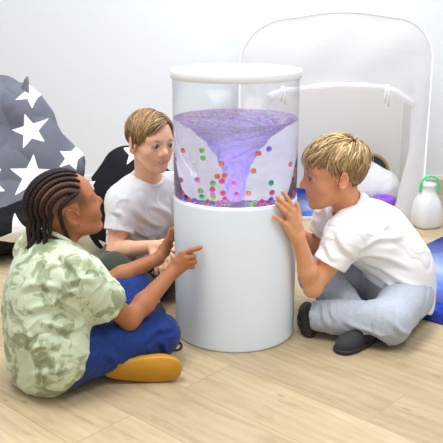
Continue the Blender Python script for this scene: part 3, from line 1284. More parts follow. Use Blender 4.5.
def sculpt_hand(s, hand, kin=0.003):
    """hand: wrist, knuckles {name: [knuckle, joint, joint, tip]}, thumb chain"""
    w = np.array(hand['wrist'], float)
    palm = []
    names = [n for n in ('index', 'middle', 'ring', 'little')]
    for n in names:
        kn = np.array(hand[n][0], float)
        side = (np.array(hand['index'][0], float) - np.array(hand['little'][0], float))
        off = {'index': 0.30, 'middle': 0.1, 'ring': -0.1, 'little': -0.30}[n]
        palm.append(d_cap(w + side * off, kn, 0.0120, 0.0098))
    th = [np.array(q, float) for q in hand['thumb']]
    palm.append(d_cap(w + (th[0] - w) * 0.25, th[0], 0.0125, 0.0115))
    palm.append(d_cap(th[0], np.array(hand['index'][0], float) * 0.5 + w * 0.5, 0.0100, 0.010))
    s.group(palm, 0.010, 0.010)
    sz = {'index': (0.0083, 0.0062), 'middle': (0.0085, 0.0064), 'ring': (0.0082, 0.0061), 'little': (0.0074, 0.0054)}
    for n in names:
        q = [np.array(x, float) for x in hand[n]]
        r0, r1 = sz[n]
        rr = np.linspace(r0, r1, len(q))
        s.group([d_cap(q[i], q[i + 1], rr[i], rr[i + 1]) for i in range(len(q) - 1)], 0.002, kin)
    rr = (0.0112, 0.0090, 0.0070)
    s.group([d_cap(th[i], th[i + 1], rr[min(i, 2)], rr[min(i + 1, 2)]) for i in range(len(th) - 1)], 0.002, 0.005)


def sculpt_arm(s, sh, el, wr, k=0.014):
    sh, el, wr = (np.array(q, float) for q in (sh, el, wr))
    s.add(d_cap(sh, sh + (el - sh) * 0.55, 0.038, 0.0325), 0.03)
    s.add(d_cap(sh + (el - sh) * 0.5, el, 0.0325, 0.0275), k)
    m = el + (wr - el) * 0.33
    s.add(d_cap(el, m, 0.0275, 0.0295), k)
    s.add(d_cap(m, wr, 0.0295, 0.0192), k)


def sculpt_trunk(s, J, front, infl=0.0, k=0.04):
    """pelvis, waist, chest, neck joints with an elliptical section"""
    s.add(d_ecap(J['pelvis'], J['waist'], 0.118 + infl, 0.103 + infl, front, 0.80), k)
    s.add(d_ecap(J['waist'], J['chest'], 0.103 + infl, 0.116 + infl, front, 0.74), k)
    s.add(d_ecap(J['chest'], J['neck'] - (J['neck'] - J['chest']) * 0.3, 0.110 + infl, 0.05 + infl, front, 0.72), k)
    for a in ('sh_r', 'sh_l'):
        s.add(d_cap(J['neck'] - (J['neck'] - J['chest']) * 0.12, J[a], 0.040 + infl * 0.6, 0.040 + infl), k)
        s.add(d_cap(J['chest'], J[a], 0.080 + infl, 0.040 + infl), k + 0.02)


def mat_skin(name, rough=0.5):
    t = NT(name)
    v = t.coords()
    c = t.attr('tone', 'Color')
    c = t.mix(0.10, c, t.ramp(t.noise(v, 60, 4), [(0.3, (0.55, 0.30, 0.2)), (0.7, (1.0, 0.85, 0.75))]), 'SOFT_LIGHT')
    nd = t.n('BsdfPrincipled')
    t.l(c, nd.inputs['Base Color'])
    nd.inputs['Roughness'].default_value = rough
    nd.inputs['Specular IOR Level'].default_value = 0.35
    nd.inputs['Subsurface Weight'].default_value = 0.12
    nd.inputs['Subsurface Radius'].default_value = (0.9, 0.35, 0.2)
    nd.inputs['Subsurface Scale'].default_value = 0.008
    t.l(t.bump(t.noise(v, 420, 2), 0.05, 0.001), nd.inputs['Normal'])
    t.surf(nd.outputs['BSDF'])
    return t.m


def blend(base, rgb, w):
    return base * (1 - w[:, None]) + np.array(lin(rgb))[None, :] * w[:, None]


def skin_tone(p, V, base, lips, blush, palm=None):
    L = p.local(V)
    T = np.tile(np.array(lin(base)), (len(V), 1))
    hd = np.linalg.norm(L, axis=1) < 0.17
    x, y, z = L[:, 0], L[:, 1], L[:, 2]
    for sy in (-1, 1):
        d = np.sqrt(((x - 0.066) / 0.03) ** 2 + ((y - sy * 0.036) / 0.024) ** 2 + ((z + 0.036) / 0.022) ** 2)
        T = blend(T, blush, 0.5 * (1 - smooth01(d, 0.3, 1.2)) * hd)
        d = np.sqrt(((x + 0.012) / 0.03) ** 2 + ((y - sy * 0.082) / 0.02) ** 2 + ((z + 0.008) / 0.035) ** 2)
        T = blend(T, blush, 0.3 * (1 - smooth01(d, 0.5, 1.2)) * hd)
    d = np.sqrt(((x - 0.098) / 0.02) ** 2 + (y / 0.018) ** 2 + ((z + 0.030) / 0.014) ** 2)
    T = blend(T, blush, 0.35 * (1 - smooth01(d, 0.3, 1.2)) * hd)
    half = 0.0065 * np.sqrt(np.clip(1 - (y / 0.0235) ** 2, 0, 1)) + 0.0005
    w = (1 - smooth01(np.abs(z + 0.0592) / np.maximum(half, 1e-4), 0.8, 1.35)) * (np.abs(y) < 0.0235) * (x > 0.07) * hd
    T = blend(T, lips, 0.75 * w)
    # lash line round the eye opening
    for sy in (-1, 1):
        dy = (y - sy * 0.0315) / 0.0135
        up = np.abs(z - (0.0046 * np.sqrt(np.clip(1 - dy ** 2, 0, 1)) + 0.0003))
        w = (1 - smooth01(up, 0.0010, 0.0030)) * (np.abs(dy) < 1.0) * (x > 0.06) * hd
        T = blend(T, (52, 34, 28), 0.9 * w)
    return T


def sclera_eye(p, y, iris, parent, gaze=(1, 0, 0), white=(218, 210, 204)):
    """eyeball with an iris and pupil"""
    c = p.hp(0.0675, y * 0.0315, 0.0)
    r = 0.0132 * p.hs
    m = MB()
    m.sphere((0, 0, 0), 1.0, 40, 28)
    V = np.array(m.v)
    g = p.M @ nrm(gaze)
    ang = np.arccos(np.clip(V @ g, -1, 1))
    T = np.tile(np.array(lin(white)), (len(V), 1))
    T = blend(T, iris, 1 - smooth01(ang, 0.60, 0.70))
    T = blend(T, (14, 10, 10), 1 - smooth01(ang, 0.26, 0.33))
    return mesh_obj('eye', V * r + c, m.f, EYE_MAT, parent, attrs={'tone': T})


def eyebrow(p, y, mat, parent, thick=0.0032):
    m = MB()
    pts = [p.hp(*q) for q in ((0.0825, y * 0.012, 0.0175), (0.0822, y * 0.022, 0.0210), (0.0770, y * 0.034, 0.0215), (0.0670, y * 0.0455, 0.0165))]
    m.tube(pts, [thick * 0.8, thick, thick * 0.9, thick * 0.35], 8)
    return m.build('eyebrow', mat, parent)


def person_bounds(p, extra):
    pts = list(p.J.values()) + [p.c] + extra
    return np.min(pts, 0) - 0.17, np.max(pts, 0) + 0.17


def sculpt_body(p, front, hands, h=0.0025, lid=0.0050):
    J = p.J
    pts = [np.array(q, float) for hd in hands for n in ('index', 'middle', 'ring', 'little') for q in hd[n]]
    lo, hi = person_bounds(p, pts)
    lo[2] = max(lo[2], -0.01)
    s = Sdf(lo, hi, h)
    sculpt_trunk(s, J, front, -0.014)
    for a in ('r', 'l'):
        s.add(d_cap(J['hip_' + a], J['knee_' + a], 0.060, 0.045), 0.03)
        s.add(d_cap(J['knee_' + a], J['ankle_' + a], 0.042, 0.026), 0.015)
        s.add(d_cap(J['ankle_' + a], J['toe_' + a], 0.024, 0.018), 0.01)
        sculpt_arm(s, J['sh_' + a], J['el_' + a], J['wr_' + a])
    for hd in hands:
        sculpt_hand(s, hd)
    sculpt_head(s, p, lid)
    V, F = s.mesh(1)
    V[:, 2] = np.maximum(V[:, 2], 0.013)
    return V, F


def folds(V, N, spots):
    """cloth folds on the side that faces -y: a ridge with a crease beside it, from a to b (given as x, z pairs)"""
    d = np.zeros(len(V))
    Q = V[:, [0, 2]]
    for (ax, az), (bx, bz), wd, ht in spots:
        a, b = np.array((ax, az)), np.array((bx, bz))
        L = np.linalg.norm(b - a)
        e = (b - a) / L
        n = np.array((-e[1], e[0]))
        t = (Q - a) @ e / L
        s = (Q - a) @ n + 0.006 * np.sin(5 * t + 40 * ax)
        end = smooth01(t, -0.15, 0.25) * (1 - smooth01(t, 0.7, 1.15))
        d += ht * end * (np.exp(-(s / wd) ** 2) - 0.8 * np.exp(-((s + 1.7 * wd) / wd) ** 2))
    return V + N * (d * smooth01(-N[:, 1], 0.0, 0.45))[:, None]


def crumple(V, F, amp, freq, along, seed=1, pull=0.7):
    """soft cloth creases that run mostly along one direction"""
    N = vnormals(V, F)
    d = nrm(along)
    S = V - (V @ d)[:, None] * d[None, :] * pull
    n = 0.45 * vnoise(S, freq * 0.8, seed) - 0.95 * (ridged(S + 0.02 * vnoise(V, 20, seed + 5)[:, None], freq * 1.1, seed + 2) ** 4 - 0.2) + 0.8 * (ridged(S + 0.03 * vnoise(V, 14, seed + 7)[:, None], freq * 1.4, seed + 9) ** 5 - 0.2) + 0.15 * vnoise(S, freq * 2.7, seed + 3)
    return V + N * (amp * n)[:, None]


def sleeve(s, sh, el, frac, r0, r1, arm_r=0.036, k=0.05):
    sh, el = np.array(sh, float), np.array(el, float)
    d = nrm(el - sh)
    hem = sh + (el - sh) * frac
    s.add(d_cut(d_cap(sh, hem + d * 0.05, r0, r1 + 0.003), hem, d), k)
    return hem, d, arm_r


def hollow_sleeve(s, hem, d, arm_r):
    s.sub(d_cap(hem - d * 0.035, hem + d * 0.05, arm_r + 0.002, arm_r + 0.007), 0.003)


def shirt_mesh(p, front, specs, hem_pt, hem_n, infl=0.008, neck_cut=0.052, h=0.003, extra=None, low=None):
    J = p.J
    lo, hi = person_bounds(p, [])
    lo[2] = max(lo[2], -0.012)
    s = Sdf(lo, hi, h)
    sculpt_trunk(s, J, front, infl)
    if low:
        for pr in low:
            s.add(pr, 0.05)
    hs = []
    for a, frac, r0, r1 in specs:
        hs.append(sleeve(s, J['sh_' + a], J['el_' + a], frac, r0, r1))
    s.cut(hem_pt, hem_n)
    for q in hs:
        hollow_sleeve(s, *q)
    # neck opening
    up = nrm(p.hp(-0.028, 0, -0.05) - J['neck'])
    s.sub(d_cap(J['neck'] - up * 0.012, J['neck'] + up * 0.12, neck_cut, neck_cut + 0.01), 0.004)
    if extra:
        extra(s)
    V, F = s.mesh(1)
    for _ in range(10):
        V = laplace(V, F, 0.5)
    V[:, 2] = np.maximum(V[:, 2], 0.002)
    return V, F


def collar_ring(c, up, fwd, r, tube, rise=0.012, sq=1.0, n=40):
    """closed ring round the neck, dipping at the front"""
    up, fwd = nrm(up), np.array(fwd, float)
    fwd = nrm(fwd - up * (fwd @ up))
    side = np.cross(up, fwd)
    pts = []
    for i in range(n):
        a = 2 * PI * i / n
        pts.append(c + fwd * math.cos(a) * r * sq + side * math.sin(a) * r - up * rise * math.cos(a))
    return pts


def trousers_mesh(p, front, legs, h=0.003, cut_low=None, waist_r=0.116):
    """legs: list of (hip, knee, ankle, r_hip, r_knee, r_hem)"""
    J = p.J
    pts = [q for L in legs for q in L[:3]] + [J['pelvis'], J['waist']]
    lo, hi = np.min(pts, 0) - 0.16, np.max(pts, 0) + 0.16
    lo[2] = max(lo[2], -0.012)
    s = Sdf(lo, hi, h)
    s.add(d_ecap(J['pelvis'], J['pelvis'] + (J['waist'] - J['pelvis']) * 0.6, waist_r + 0.006, waist_r - 0.008, front, 0.84), 0.03)
    hol = []
    for hip, kn, an, rh, rk, re in legs:
        hip, kn, an = (np.array(q, float) for q in (hip, kn, an))
        d = nrm(an - kn)
        ts = [d_cap(hip, kn, rh, rk), d_cap(kn, kn + d * 0.02, rk, rk)]
        s.group(ts, 0.01, 0.025)
        s.group([d_cut(d_cap(kn, an + d * 0.04, rk, re), an, d)], 0.0, 0.012)
        hol.append((an, d, re))
    for an, d, re in hol:
        s.sub(d_cap(an - d * 0.02, an + d * 0.05, re - 0.008, re - 0.003), 0.002)
    V, F = s.mesh(1)
    return V, F


def shoe(parent, heel, toe, up, width, height, mats, sole_t=0.012, name='shoe'):
    """sole plus upper; heel / toe are points on the sole's bottom"""
    heel, toe = np.array(heel, float), np.array(toe, float)
    ax = nrm(toe - heel)
    L = np.linalg.norm(toe - heel)
    up = nrm(np.array(up, float) - ax * (np.array(up, float) @ ax))
    side = np.cross(up, ax)

    def half(t):      # outline of the sole
        return width * 0.5 * (0.78 + 0.22 * math.sin(PI * (t * 1.15 - 0.35))) * (max(0.0, 1 - abs(2 * t - 1) ** 6)) ** 0.5
    m = MB()
    n = 28
    ring = []
    for i in range(n + 1):
        t = i / n
        ring.append((t, half(t)))
    out = [(t, w) for t, w in ring] + [(t, -w) for t, w in ring[::-1][1:-1]]
    k = len(out)
    lv = [(0.96, 0.0), (1.0, 0.003), (1.0, sole_t - 0.002), (0.97, sole_t)]
    vs = [heel + ax * (L * (0.5 + (t - 0.5) * q)) + side * w * q + up * z for q, z in lv for t, w in out]
    fs = [tuple(range(k - 1, -1, -1)), tuple((len(lv) - 1) * k + i for i in range(k))]
    for j in range(len(lv) - 1):
        for i in range(k):
            i2 = (i + 1) % k
            fs.append((j * k + i, j * k + i2, (j + 1) * k + i2, (j + 1) * k + i))
    m.add(vs, fs)
    sole = m.build('shoe_sole', mats[0], parent)
    s = Sdf(np.minimum(heel, toe) - 0.14, np.maximum(heel, toe) + 0.14, 0.003)
    M = np.stack([ax, side, up], 1)
    s.add(d_ell(heel + ax * L * 0.70 + up * (sole_t + 0.006), (L * 0.285, width * 0.46, height * 0.55), M), 0.01)
    s.add(d_ell(heel + ax * L * 0.24 + up * (sole_t + 0.012), (L * 0.225, width * 0.40, height * 0.8), M), 0.03)
    s.add(d_cap(heel + ax * L * 0.24 + up * height * 0.7, heel + ax * L * 0.55 + up * height * 0.55, width * 0.33, width * 0.28), 0.02)
    s.cut(heel + up * (sole_t - 0.003), -up)
    V, F = s.mesh(1)
    o = mesh_obj(name, V, F, mats[1], parent)
    return sole, o


# ------------------------------------------------------------------ hair of many tapered locks
def lock_hair(p, parent, mat, roots, flow, length, lift, width, seed, tones, name='hair', segs=8, skull=(SK_C, SK_R), wild=0.3):
    rng = np.random.default_rng(seed)
    C, R = skull
    m = MB()
    tone = []
    for n0 in roots:
        d = nrm(n0)
        P = C + R * d
        L = length(d) * rng.uniform(0.55, 1.25)
        w = width * rng.uniform(0.7, 1.25)
        base = rng.random()
        jit = rng.normal(0, 0.10, 3) + wild * np.array([float(vnoise(d[None, :], 3.2, seed + q)[0]) for q in (0, 1, 2)])
        pts, rad, nrmls = [], [], []
        lf0 = lift(d) * rng.uniform(0.45, 1.5)
        for i in range(segs + 1):
            t = i / segs
            dd = (P - C) / R
            dd = dd / np.linalg.norm(dd)
            S = C + R * dd
            nn = nrm(dd / R)
            off = 0.0025 + lf0 * math.sin(PI * min(1, 0.12 + t * 0.80)) ** 0.8
            pts.append(S + nn * off)
            nrmls.append(nn)
            rad.append(w * (1.0 - t ** 2.2) * (0.75 + 0.5 * t if t < 0.5 else 1.0) + 0.0005)
            fl = np.array(flow(dd, t), float) + jit
            fl = fl - nn * (fl @ nn)
            P = S + nrm(fl) * L / segs
        W = [p.hp(*q) for q in pts]
        b = len(m.v)
        m.tube(W, [r * p.hs for r in rad], 6, flat=(p.M @ nrmls[segs // 2], 0.42))
        # colour: darker roots and lighter ends, one shade per lock
        cnt = len(m.v) - b
        for i in range(segs + 1):
            t = i / segs
            tone += [tones(d, base, t)] * 6
    return m.build(name, mat, parent, attrs={'tone': np.array(tone)})


def mat_hair(name, rough=0.42):
    t = NT(name)
    c = t.attr('tone', 'Color')
    v = t.coords()
    c = t.mix(0.25, c, t.ramp(t.noise(v, 240, 2), [(0.3, (0.15, 0.12, 0.1)), (0.7, (0.95, 0.9, 0.85))]), 'SOFT_LIGHT')
    t.surf(t.principled(c, rough, None, Specular_IOR_Level=0.4))
    return t.m


def sphere_dirs(n, seed):
    rng = np.random.default_rng(seed)
    i = np.arange(n) + 0.5
    ph = np.arccos(1 - 2 * i / n)
    th = PI * (1 + 5 ** 0.5) * i
    D = np.stack([np.cos(th) * np.sin(ph), np.sin(th) * np.sin(ph), np.cos(ph)], 1)
    D += rng.normal(0, 0.03, D.shape)
    return D / np.linalg.norm(D, axis=1, keepdims=True)


def hair_mask(L, front_z=0.52, nape_z=-0.62):
    """which scalp directions carry hair (head-local unit directions)"""
    x, y, z = L[..., 0], L[..., 1], L[..., 2]
    line = np.where(x > 0.62, front_z, np.where(x > 0.30, front_z - (0.62 - x) * 0.55 - 0.05, np.where(x > -0.10, 0.0, np.where(x > -0.35, -0.45, nape_z))))
    return z > line
# ------------------------------------------------------------------ the three boys
EYE_MAT = None


def make_hand(w, d, side, curl=(0.3, 0.3, 0.35, 0.4), spread=0.1, sc=1.0, thumb=None):
    """hand from a wrist, finger direction and thumb-side direction"""
    w, d = np.array(w, float), nrm(d)
    side = np.array(side, float)
    side = nrm(side - d * (side @ d))
    n = np.cross(d, side)
    if thumb is not None and thumb < 0:
        n = -n
    out = {'wrist': w}
    for k, (nm, off, kd, ln) in enumerate((('index', 0.024, 0.064, 0.056), ('middle', 0.008, 0.067, 0.062), ('ring', -0.008, 0.063, 0.057), ('little', -0.0225, 0.056, 0.044))):
        kn = w + (d * kd + side * off) * sc
        q = [kn]
        ang = 0.0
        fd = nrm(d + side * spread * (off / 0.024))
        for fr, bend in ((0.45, 0.8), (0.30, 1.2), (0.25, 0.9)):
            ang += curl[k] * bend
            q.append(q[-1] + (fd * math.cos(ang) - n * math.sin(ang)) * ln * fr * sc)
        out[nm] = q
    t0 = w + (d * 0.024 + side * 0.024 - n * 0.008) * sc
    t1 = t0 + (d * 0.022 + side * 0.020 - n * 0.006) * sc
    t2 = t1 + (d * 0.021 + side * 0.009 - n * 0.004) * sc
    t3 = t2 + (d * 0.017 + side * 0.003 - n * 0.003) * sc
    out['thumb'] = [t0, t1, t2, t3]
    return out


def curve_pts(ctl, n=8):
    P = [np.array(c, float) for c in ctl]
    out = []
    for i in range(len(P) - 1):
        p0, p1, p2, p3 = P[max(i - 1, 0)], P[i], P[i + 1], P[min(i + 2, len(P) - 1)]
        for s in range(n):
            u = s / n
            out.append(0.5 * ((2 * p1) + (-p0 + p2) * u + (2 * p0 - 5 * p1 + 4 * p2 - p3) * u * u + (-p0 + 3 * p1 - 3 * p2 + p3) * u ** 3))
    out.append(P[-1])
    return out


def mat_cloth(name, rgb, var=0.06, rough=0.85, weave=700.0, sheen=0.2, patch=None, streak=0.0):
    t = NT(name)
    v = t.coords()
    c = t.mix(t.noise(v, 9, 4), rgba(tuple(x * (1 - var) for x in rgb)), rgba(tuple(min(255, x * (1 + var)) for x in rgb)))
    if patch:
        f = t.noise(v, patch[1], 5, 0.55, 0.8)
        f2 = t.noise(v, patch[1] * 0.4, 2, 0.5)
        f = t.math('ADD', t.math('MULTIPLY', f, 0.7), t.math('MULTIPLY', f2, 0.3))
        c = t.mix(t.ramp(f, [(0.495, (0, 0, 0)), (0.535, (0.7, 0.7, 0.7)), (0.60, (1, 1, 1))]), c, rgba(patch[0]))
    if streak:
        mp = t.n('Mapping')
        mp.inputs['Scale'].default_value = (260, 260, 60)
        t.l(v, mp.inputs['Vector'])
        c = t.mix(streak, c, t.ramp(t.noise(mp.outputs[0], 1.0, 2), [(0.3, (0, 0, 0)), (0.7, (1, 1, 1))]), 'SOFT_LIGHT')
    t.surf(t.principled(c, rough, t.bump(t.noise(v, weave, 2), 0.10, 0.0008), Specular_IOR_Level=0.15, Sheen_Weight=sheen))
    return t.m


def boy_braids():
    J = dict(pelvis=(-0.515, -0.37, 0.10), waist=(-0.525, -0.375, 0.19), chest=(-0.505, -0.35, 0.275), neck=(-0.490, -0.312, 0.368),
             sh_r=(-0.415, -0.412, 0.318), sh_l=(-0.560, -0.215, 0.325), el_r=(-0.297, -0.335, 0.172), wr_r=(-0.184, -0.187, 0.262),
             el_l=(-0.40, -0.105, 0.19), wr_l=(-0.238, -0.030, 0.248),
             hip_r=(-0.465, -0.425, 0.10), knee_r=(-0.232, -0.25, 0.090), ankle_r=(-0.37, -0.04, 0.05), toe_r=(-0.41, 0.04, 0.03),
             hip_l=(-0.555, -0.31, 0.10), knee_l=(-0.328, -0.055, 0.165), ankle_l=(-0.345, -0.30, 0.05), toe_l=(-0.20, -0.345, 0.035))
    M = head_matrix((0.815, 0.50, 0.32))
    p = Person(J, (-0.465, -0.274, 0.477), M, 0.97)
    front = nrm((0.78, 0.62, 0))
    root = thing('person', (-0.53, -0.38, 0.0), 'boy with long dark braids in a green tie-dye shirt and jeans pointing at the column', 'person', 'children around the water column')
    hr = dict(wrist=J['wr_r'], index=[(-0.157, -0.180, 0.312), (-0.129, -0.181, 0.3235), (-0.114, -0.176, 0.3265), (-0.1035, -0.1725, 0.3285)],
              middle=[(-0.147, -0.186, 0.301), (-0.124, -0.182, 0.304), (-0.131, -0.164, 0.300), (-0.146, -0.162, 0.296)],
              ring=[(-0.144, -0.186, 0.287), (-0.121, -0.181, 0.288), (-0.128, -0.164, 0.285), (-0.144, -0.164, 0.282)],
              little=[(-0.147, -0.185, 0.274), (-0.127, -0.181, 0.273), (-0.132, -0.166, 0.271), (-0.146, -0.168, 0.269)],
              thumb=[(-0.176, -0.172, 0.284), (-0.160, -0.163, 0.301), (-0.142, -0.160, 0.311), (-0.130, -0.161, 0.315)])
    hl = dict(wrist=J['wr_l'], index=[(-0.2085, 0.006, 0.290), (-0.206, 0.035, 0.303), (-0.201, 0.055, 0.312), (-0.194, 0.070, 0.318)],
              middle=[(-0.211, 0.014, 0.277), (-0.207, 0.045, 0.288), (-0.201, 0.064, 0.295), (-0.192, 0.079, 0.300)],
              ring=[(-0.213, 0.016, 0.263), (-0.208, 0.044, 0.271), (-0.202, 0.061, 0.276), (-0.194, 0.075, 0.280)],
              little=[(-0.216, 0.012, 0.250), (-0.212, 0.034, 0.255), (-0.207, 0.047, 0.258), (-0.201, 0.058, 0.261)],
              thumb=[(-0.226, -0.018, 0.276), (-0.212, -0.014, 0.302), (-0.205, -0.010, 0.320), (-0.201, -0.006, 0.334)])
    V, F = sculpt_body(p, front, [hr, hl], lid=0.0036)
    T = skin_tone(p, V, (164, 106, 70), (150, 84, 70), (150, 84, 58))
    L = p.local(V)
    D = (L - SK_C) / SK_R
    D = D / np.linalg.norm(D, axis=1, keepdims=True)
    near = np.linalg.norm(L, axis=1) < 0.14
    # close-cut fade on the sides and back, dark roots on top
    fade = smooth01(D[:, 2], -0.55, -0.05) * (1 - 0.75 * smooth01(D[:, 2], 0.35, 0.6)) * (1 - smooth01(D[:, 0] - 0.16 * smooth01(D[:, 2], 0.2, 0.7), 0.50, 0.70)) * near
    ear = (np.abs(L[:, 1]) > 0.069) & (np.abs(L[:, 2] + 0.008) < 0.036) & (np.abs(L[:, 0] + 0.012) < 0.026)
    fade = fade * (~ear)
    T = blend(T, (58, 38, 28), 0.74 * fade)
    body = mesh_obj('body', V, F, mat_skin('brown_skin'), root, attrs={'tone': T})
    for y in (-1, 1):
        sclera_eye(p, y, (40, 24, 18), root, (1, 0, 0.0), (176, 160, 148))
        eyebrow(p, y, plain('black_brow_hair', (30, 20, 16), 0.7), root, 0.0034)
    # cornrows
    bm = NT('dark_braided_hair')
    v = bm.coords()
    bm.surf(bm.principled(bm.mix(bm.noise(v, 150, 3), rgba((16, 10, 10)), rgba((46, 29, 25))), 0.55, bm.bump(bm.noise(v, 500, 2), 0.4, 0.001), Specular_IOR_Level=0.25))
    rng = np.random.default_rng(3)
    down = p.M.T @ np.array((0, 0, -1.0))
    rows = [-64, -50, -36, -22, -8, 6, 20, 34, 48, 62]
    for k, ph in enumerate(rows):
        f = math.radians(ph)
        pts = []
        t0 = 40 if abs(ph) < 30 else 36 - (abs(ph) - 30) * 0.3
        for i in range(41):
            th = math.radians(t0 + (192 - t0) * i / 40)
            rr = SK_R + 0.0035
            f2 = f * (1 - 0.10 * smooth01(np.array(i / 40), 0.5, 1.0)) - 0.0
            fwd_shift = 0.0
            pts.append(SK_C + rr * np.array((math.cos(th) * math.cos(f2), math.sin(f2), math.sin(th) * math.cos(f2))))
        e = pts[-1]
        ln = rng.uniform(0.055, 0.125)
        back = np.array((-1.0, 0, 0))
        flick = rng.uniform(-0.005, 0.055)
        sidev = np.array((0, rng.uniform(-0.014, 0.004), 0))
        ctl = [pts[-6], e, e + down * ln * 0.3 + back * 0.006, e + down * ln * 0.65 + back * 0.007 + sidev, e + down * ln * 0.9 + back * (0.010 + flick * 0.5) + sidev, e + down * ln + back * (0.012 + flick) + sidev * 1.5]
        pts = pts[:-5] + curve_pts(ctl[1:], 7) if False else pts[:-1] + curve_pts(ctl[1:], 7)
        braid(p, pts, 0.0058, bm.m, root)
    # loose plaits by the ear and nape
    for ctl in ([(0.030, -0.070, 0.052), (-0.010, -0.0765, 0.046), (-0.038, -0.074, 0.030), (-0.046, -0.070, -0.005), (-0.046, -0.064, -0.045), (-0.040, -0.058, -0.085)],
                [(-0.085, -0.038, 0.03), (-0.103, -0.036, -0.005), (-0.103, -0.034, -0.05), (-0.098, -0.036, -0.09), (-0.112, -0.042, -0.106), (-0.132, -0.046, -0.112)],
                [(-0.100, 0.012, 0.02), (-0.116, 0.012, -0.02), (-0.116, 0.006, -0.07), (-0.116, 0.0, -0.105), (-0.136, -0.01, -0.118), (-0.158, -0.02, -0.116)]):
        braid(p, curve_pts(ctl, 8), 0.0052, bm.m, root)
    # shirt
    low = [d_ecap((-0.515, -0.375, 0.09), (-0.522, -0.378, 0.19), 0.113, 0.111, front, 0.80),
           d_cap((-0.465, -0.435, 0.115), (-0.50, -0.41, 0.17), 0.075, 0.075), d_ell((-0.510, -0.37, 0.055), (0.102, 0.085, 0.06))]

    def ex(s):
        s.sub(d_cap((-0.40, -0.395, 0.085), (-0.25, -0.28, 0.08), 0.072, 0.072), 0.01)
    V, F = shirt_mesh(p, front, [('r', 0.62, 0.058, 0.056), ('l', 0.60, 0.058, 0.056)], (-0.43, -0.43, 0.082), (0.6, 0.42, -0.56), 0.009, 0.054, 0.003, ex, low)
    V = crumple(V, F, 0.0050, 13, (-0.5, -0.1, -0.75), 2)
    N = vnormals(V, F)
    V = folds(V, N, [((-0.467, 0.413), (-0.402, 0.356), 0.0085, 0.0062),
                     ((-0.556, 0.310), (-0.451, 0.332), 0.0085, 0.0062),
                     ((-0.539, 0.252), (-0.438, 0.296), 0.0085, 0.0062),
                     ((-0.443, 0.348), (-0.367, 0.334), 0.0085, 0.0062),
                     ((-0.453, 0.304), (-0.407, 0.243), 0.0085, 0.0062),
                     ((-0.499, 0.229), (-0.394, 0.204), 0.0085, 0.0062),
                     ((-0.550, 0.204), (-0.516, 0.167), 0.0085, 0.0062),
                     ((-0.572, 0.150), (-0.465, 0.179), 0.0085, 0.0062),
                     ((-0.551, 0.078), (-0.429, 0.121), 0.0085, 0.0062)])
    V[:, 2] = np.maximum(V[:, 2], 0.003)
    shirt = mesh_obj('shirt', V, F, mat_cloth('sage_tie_dye', (198, 210, 182), 0.05, patch=((138, 148, 112), 22)), root)
    up = nrm(p.hp(-0.028, 0, -0.05) - p.J['neck'])
    m = MB()
    m.tube(collar_ring(p.J['neck'] + up * 0.022, up, front, 0.056, 0.004, 0.012), 0.0065, 10, closed=True)
    m.build('collar', mat_cloth('sage_ribbing', (196, 206, 180), 0.05), shirt)
    # jeans
    jm = mat_cloth('blue_denim', (31, 54, 118), 0.12, 0.8, 900, 0.1, streak=0.22)
    V, F = trousers_mesh(p, front, [(J['hip_r'], J['knee_r'], J['ankle_r'], 0.078, 0.064, 0.050), (J['hip_l'], J['knee_l'], J['ankle_l'], 0.078, 0.058, 0.050)], waist_r=0.114)
    V = crumple(V, F, 0.0035, 12, (-0.3, 0.6, 0.7), 4)
    N = vnormals(V, F)
    V = folds(V, N, [((-0.242, 0.020), (-0.201, 0.055), 0.008, 0.0045),
                     ((-0.250, 0.119), (-0.182, 0.132), 0.008, 0.0045),
                     ((-0.469, 0.058), (-0.429, -0.002), 0.008, 0.0045),
                     ((-0.358, 0.110), (-0.289, 0.064), 0.008, 0.0045),
                     ((-0.217, 0.095), (-0.189, 0.058), 0.008, 0.0045)])
    V[:, 2] = np.maximum(V[:, 2], 0.003)
    mesh_obj('jeans', V, F, jm, root)
    oc = plain('ochre_rubber', (196, 140, 34), 0.6, 0.3, 160, var=0.1)
    up_ = plain('ochre_suede', (176, 124, 40), 0.8, 0.3, 300)
    shoe(root, (-0.368, -0.392, 0.0415), (-0.150, -0.378, 0.0425), (0.05, 1, 0.12), 0.080, 0.045, (oc, up_), 0.016)
    shoe(root, (-0.355, -0.06, 0.0), (-0.425, 0.09, 0.0), (0, 0, 1), 0.075, 0.05, (oc, up_), 0.014)
    return root


def braid(p, local_pts, r, mat, parent):
    W = np.array([p.hp(*q) for q in local_pts])
    # resample evenly, then weave: radius and centre swing along the plait
    d = np.r_[0, np.cumsum(np.linalg.norm(np.diff(W, axis=0), axis=1))]
    n = int(d[-1] / 0.0018)
    s = np.linspace(0, d[-1], n)
    P = np.stack([np.interp(s, d, W[:, k]) for k in range(3)], 1)
    T = np.gradient(P, axis=0)
    T /= np.linalg.norm(T, axis=1, keepdims=True)
    C = np.mean(p.hp(*SK_C)) * 0 + p.hp(*SK_C)
    O = P - C
    S = np.cross(T, O)
    S /= np.linalg.norm(S, axis=1, keepdims=True) + 1e-9
    per = 0.0105
    sw = np.sin(2 * PI * s / per)
    Q = P + S * (0.16 * r * sw)[:, None]
    taper = np.clip(np.minimum(s / 0.02 * 0.5 + 0.5, (d[-1] - s) / 0.03 * 0.6 + 0.4), 0, 1)
    rad = r * taper * (0.86 + 0.26 * np.abs(np.cos(2 * PI * s / per)))
    m = MB()
    m.tube(Q, rad, 8)
    return m.build('braid', mat, parent)


